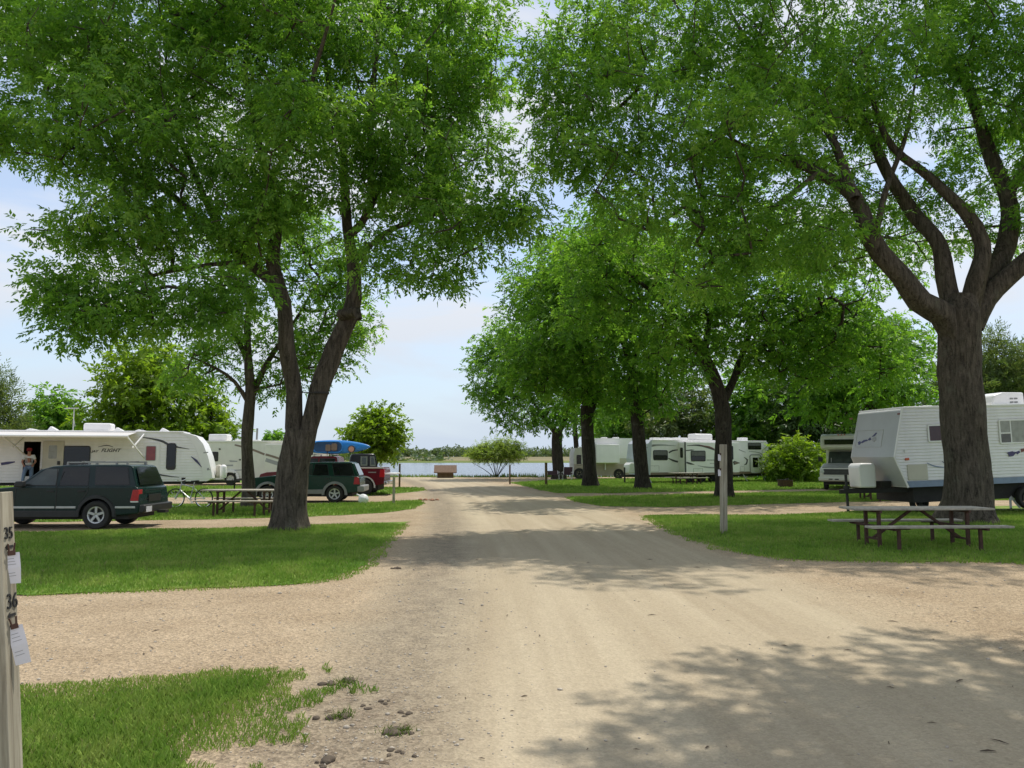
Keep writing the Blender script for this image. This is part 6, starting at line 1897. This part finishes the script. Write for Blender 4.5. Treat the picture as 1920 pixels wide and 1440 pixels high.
# the number post close to the camera
D = 3.3
tp = P(23, 921, D + .085)
T = thing("number_post", "tall wooden post lettered 35 and 36 close at the left edge", "post", (tp.x + .163, D + .045, 0), 0, "wooden site posts beside the road", ry=R(-5.6))
hx = tp.z / math.cos(R(5.6))
MB().box(-.085, .0, -.045, .045, -.2, hx).build("shaft", M['post'], T, 0, .004)
Mi = mat_of(T).inverted()
def on_face(u, v):
    """point of the post's right hand face seen at u, v -> local y, z"""
    o_ = Mi @ Vector((0, 0, EYE)); d = Mi.to_3x3() @ ray(u, v)
    t = -o_.x / d.x
    p = o_ + d * t
    return p.y, p.z
for txt, v0, v1 in (("35", 985, 1010), ("36", 1110, 1142)):
    y_, z_ = on_face(15, v1)
    _, z2 = on_face(15, v0)
    lettering("number_lettering", txt, (z2 - z_) * 1.28, M['ink'], T, (.003, -.030, z_), (R(90), 0, R(90)), 0, .82, .0)
for v0, v1 in ((1019, 1032), (1150, 1160)):
    y_, z_ = on_face(15, (v0 + v1) / 2)
    a = MB()
    for s in (0, 1):
        pts = [(-.028, z_), (-.008, z_ + .016), (-.008, z_ + .006), (.028, z_ + .006), (.028, z_ - .006), (-.008, z_ - .006), (-.008, z_ - .016)]
    a.add([(.003, y, z) for y, z in pts] + [(-.002, y, z) for y, z in pts], [tuple(range(7)), tuple(range(13, 6, -1))])
    a.build("arrow", M['ink'], T, 0)
for k, (v0, v1, lab, tilt) in enumerate(((1043, 1103, "white paper slip clipped under the number 35", 4), (1182, 1258, "crumpled white paper slip clipped under the number 36", 14))):
    yy, zz = on_face(18, v0 - 8)
    p = mat_of(T) @ Vector((.012, .0, zz))
    S = thing("paper_slip", lab, "paper slip", tuple(p), R(38), "paper slips on the number posts", ry=R(tilt * -.9))
    hgt = (v1 - v0) * D / FPX
    w2 = .029
    sh = MB().add([(-w2, 0, -.004), (w2, 0, -.004), (w2 + .004, -.004, -hgt * .5), (-w2 + .004, -.004, -hgt * .5), (w2 + .004, .003, -hgt), (-w2 + .006, .003, -hgt * .97),
                   (-w2, .0012, -.004), (w2, .0012, -.004), (w2 + .004, -.0028, -hgt * .5), (-w2 + .004, -.0028, -hgt * .5), (w2 + .004, .0042, -hgt), (-w2 + .006, .0042, -hgt * .97)],
                  [(0, 1, 2, 3), (3, 2, 4, 5), (7, 6, 9, 8), (8, 9, 11, 10)]).build("sheet", M['paper'], S, 0)
    ln = MB()
    for i in range(7):
        zz_ = -.2 * hgt - .62 * hgt * i / 7
        if abs(zz_ + hgt * .5) < .01: continue
        yl = -.0012 + (-.004 * min(1, -zz_ / (hgt * .5)) if -zz_ < hgt * .5 else -.004 + .007 * (-zz_ / (hgt * .5) - 1))
        ln.add([(-w2 * .6, yl, zz_), (w2 * (.3 + .12 * (i % 4)), yl, zz_), (w2 * (.3 + .12 * (i % 4)), yl, zz_ - .0022), (-w2 * .6, yl, zz_ - .0022)], [(0, 1, 2, 3)])
    ln.build("print_lines", M['stripe_grey'], sh, 0)
    cl = MB().box(-.014, .014, -.008, .006, -.014, .006).bar((-.009, -.004, .004), (-.013, -.010, .036), .006).bar((.008, -.004, .004), (.012, -.010, .038), .006)
    cl.build("clip", M['rust'], S, 0, .002)

# ------------------------------------------------------------------ small things
g = G(681, 945)
T = thing("plastic_bag", "tied white plastic bag on the grass behind the green SUV", "bag", (g.x, g.y, .0), 0)
bm = bmesh.new(); bmesh.ops.create_icosphere(bm, subdivisions=3, radius=.2)
for v in bm.verts:
    n_ = float(vnoise(v.co.x * 9 + 5, v.co.z * 9 + v.co.y * 7, 3)) - .5
    v.co *= 1 + .22 * n_
    v.co.z = max(-.17, v.co.z) + .18
me = bpy.data.meshes.new("sack"); bm.to_mesh(me); bm.free()
me.polygons.foreach_set("use_smooth", np.ones(len(me.polygons), bool))
link("sack", me, T, M['bag'])
MB().tube([(-.12, -.03, .30), (-.20, -.03, .35), (-.25, -.03, .36)], [.05, .025, .04], 8).build("knot", M['bag'], T, 50)

g = G(836, 897)
T = thing("lakeside_kiosk", "small brown box with a shingled gable roof at the water's edge", "kiosk", ((836 - 960) / FPX * 68, 68, 0), R(3))
w = 1.75
MB().box(-w / 2 + .18, w / 2 - .18, -.5, .5, -.3, .52).build("wall", M['logwood'], T, 0)
for k in range(4):
    MB().box(-w / 2 + .18, w / 2 - .18, -.51, -.49, -.02 + k * .13, .09 + k * .13).build("plank", M['logwood'], T, 0)
rf = MB()
rf.xprism([(-.75, .42), (0, 1.02), (.75, .42), (.75, .50), (0, 1.10), (-.75, .50)], -w / 2 - .1, w / 2 + .1)
rf.build("roof", M['shingle'], T, 0)

for k, (u, v, lab, w) in enumerate(((1036, 894, "wide low dark folding chair left of the last shade tree", .95), (1063, 892, "upright dark folding chair right of the last shade tree", .7))):
    g = G(u, v + 6)
    T = thing("folding_chair", lab, "folding chair", ((u - 960) / FPX * 61, 61, 0), R(12 - 30 * k), "folding chairs by the lake")
    hh = .72 if k == 0 else 1.02
    MB().box(-w / 2, w / 2, -.25, .25, .40, .45).build("seat", M['fabric_dark'], T, 0, .015)
    MB().add([(-w / 2, .25, .45), (w / 2, .25, .45), (w / 2, .36, hh), (-w / 2, .36, hh), (-w / 2, .29, .45), (w / 2, .29, .45), (w / 2, .40, hh), (-w / 2, .40, hh)], [(0, 1, 2, 3), (7, 6, 5, 4), (0, 4, 5, 1), (1, 5, 6, 2), (2, 6, 7, 3), (3, 7, 4, 0)]).build("backrest", M['fabric_dark'], T, 0)
    fr = MB()
    for s in (-1, 1):
        x = s * (w / 2 + .02)
        fr.tube([(x, -.27, .0), (x, .25, .45), (x, .38, hh)], .018, 6).tube([(x, .30, .0), (x, -.25, .43), (x, -.27, .62), (x, .28, .62)], .018, 6)
    fr.tube([(-w / 2, -.27, .02), (w / 2, -.27, .02)], .018, 6)
    fr.build("frame", M['white'], T, 40)

g = G(1477, 914)
T = thing("fire_ring", "rusty steel fire ring on the grass before the lime shrub", "fire ring", (g.x, g.y + .4, 0), R(15))
MB().lathe([(.44, 0), (.45, .42), (.42, .42), (.41, .06), (0, .05)], (0, 0, 0), 'z', 26).build("ring", M['rust'], T, 30)
gr = MB()
for k in range(9): gr.bar((-.40, -.3 + k * .075, .46), (.15, -.3 + k * .075, .46), .015)
gr.bar((-.40, -.32, .46), (-.40, .32, .46), .02).bar((.15, -.32, .46), (.15, .32, .46), .02).bar((.15, .3, .46), (.5, .36, .50), .03)
gr.build("grate", M['black'], T, 0)
MB().bar((-.3, -.1, .12), (.3, .1, .16), .12).bar((-.1, .25, .14), (.1, -.3, .18), .11).build("charred_log", M['under'], T, 0)

g = G(800, 938)
rng = np.random.default_rng(3)
T = thing("dirt_pile", "little heap of reddish dirt at the left road edge", "dirt pile", (g.x, g.y, 0), 0)
for k in range(9):
    a = rng.normal(size=2) * (.13, .10)
    bm = bmesh.new(); bmesh.ops.create_icosphere(bm, subdivisions=2, radius=.05 + .07 * rng.random())
    for v in bm.verts: v.co *= 1 + .35 * (float(vnoise(v.co.x * 20 + k, v.co.z * 20 + v.co.y * 13, k)) - .5); v.co.z *= .6
    me = bpy.data.meshes.new("clod"); bm.to_mesh(me); bm.free()
    link("clod", me, T, M['clay']).location = (a[0], a[1], .02)

# clods and weed tufts in the churned corner beside the near lawn
M['soil'] = paint("dark_dry_soil", (0.11, 0.085, 0.060), 0.95, 0.3, 20, bumpy=0.01)
M['weed'] = grass_material("weed_blades", True, 0.9)
ico = bmesh.new(); bmesh.ops.create_icosphere(ico, subdivisions=2, radius=1)
iv2 = np.array([vv.co[:] for vv in ico.verts]); ifc2 = np.array([[q.index for q in ff.verts] for ff in ico.faces]); ico.free()
spots = [(645, 1282, .16, 1, "nearest the gravel drive"), (640, 1345, .14, 1, "left of the middle of the churned corner"), (742, 1375, .17, 1, "beside the packed road"), (760, 1340, .09, 0, "small, at the road side above the tuft"), (605, 1432, .13, 0, "at the bottom edge of the photo"), (752, 1416, .10, 0, "beside a pale stone at the bottom"), (720, 1318, .08, 0, "alone above the others"), (742, 1066, .16, 0, "at the corner of the left lawn"), (690, 1328, .08, 0, "long and thin among the stones")]
for k, (u, v, s, weed, where) in enumerate(spots):
    g = G(u, v)
    T = thing("weed_tuft" if weed else "earth_clod", ("uprooted tuft of weeds with dark earth, " if weed else "dark clod of earth, ") + where, "weed tuft" if weed else "earth clod", (g.x, g.y, 0), rng.uniform(0, 6), "clods and tufts on the road shoulder")
    V, F = [], []
    for j in range(9 if weed else 6):
        c = rng.normal(size=2) * s * .36
        r = s * rng.uniform(.10, .27)
        d = iv2 / np.linalg.norm(iv2, axis=1)[:, None]
        lump = .62 + .75 * vnoise(d[:, 0] * 2.3 + j * 5.1, d[:, 1] * 2.3 + d[:, 2] * 1.9 + k * 3.3, j + 1)
        vv = d * lump[:, None] * np.array([r * rng.uniform(.8, 1.5), r, r * .6]) + np.array([c[0], c[1], r * .12])
        F.append(ifc2 + len(iv2) * j); V.append(vv)
    link("earth", np_mesh("earth", np.concatenate(V), np.concatenate(F)), T, M['soil'])['kind'] = "stuff"
    if weed:
        n = 110
        a = rng.uniform(0, 6.28, n); b_ = rng.uniform(0, 6.28, n); h = rng.uniform(.012, .05, n); le = rng.uniform(.3, 1.5, n) * h
        px, py = rng.normal(size=n) * s * .38, rng.normal(size=n) * s * .30
        z = np.full(n, .01)
        vv = np.stack([np.stack([px - .004 * np.cos(a), py - .004 * np.sin(a), z], 1), np.stack([px + .004 * np.cos(a), py + .004 * np.sin(a), z], 1), np.stack([px + np.cos(b_) * le, py + np.sin(b_) * le, z + h], 1)], 1).reshape(-1, 3)
        link("leaves", np_mesh("leaves", vv, np.arange(n * 3).reshape(n, 3)), T, M['weed'])
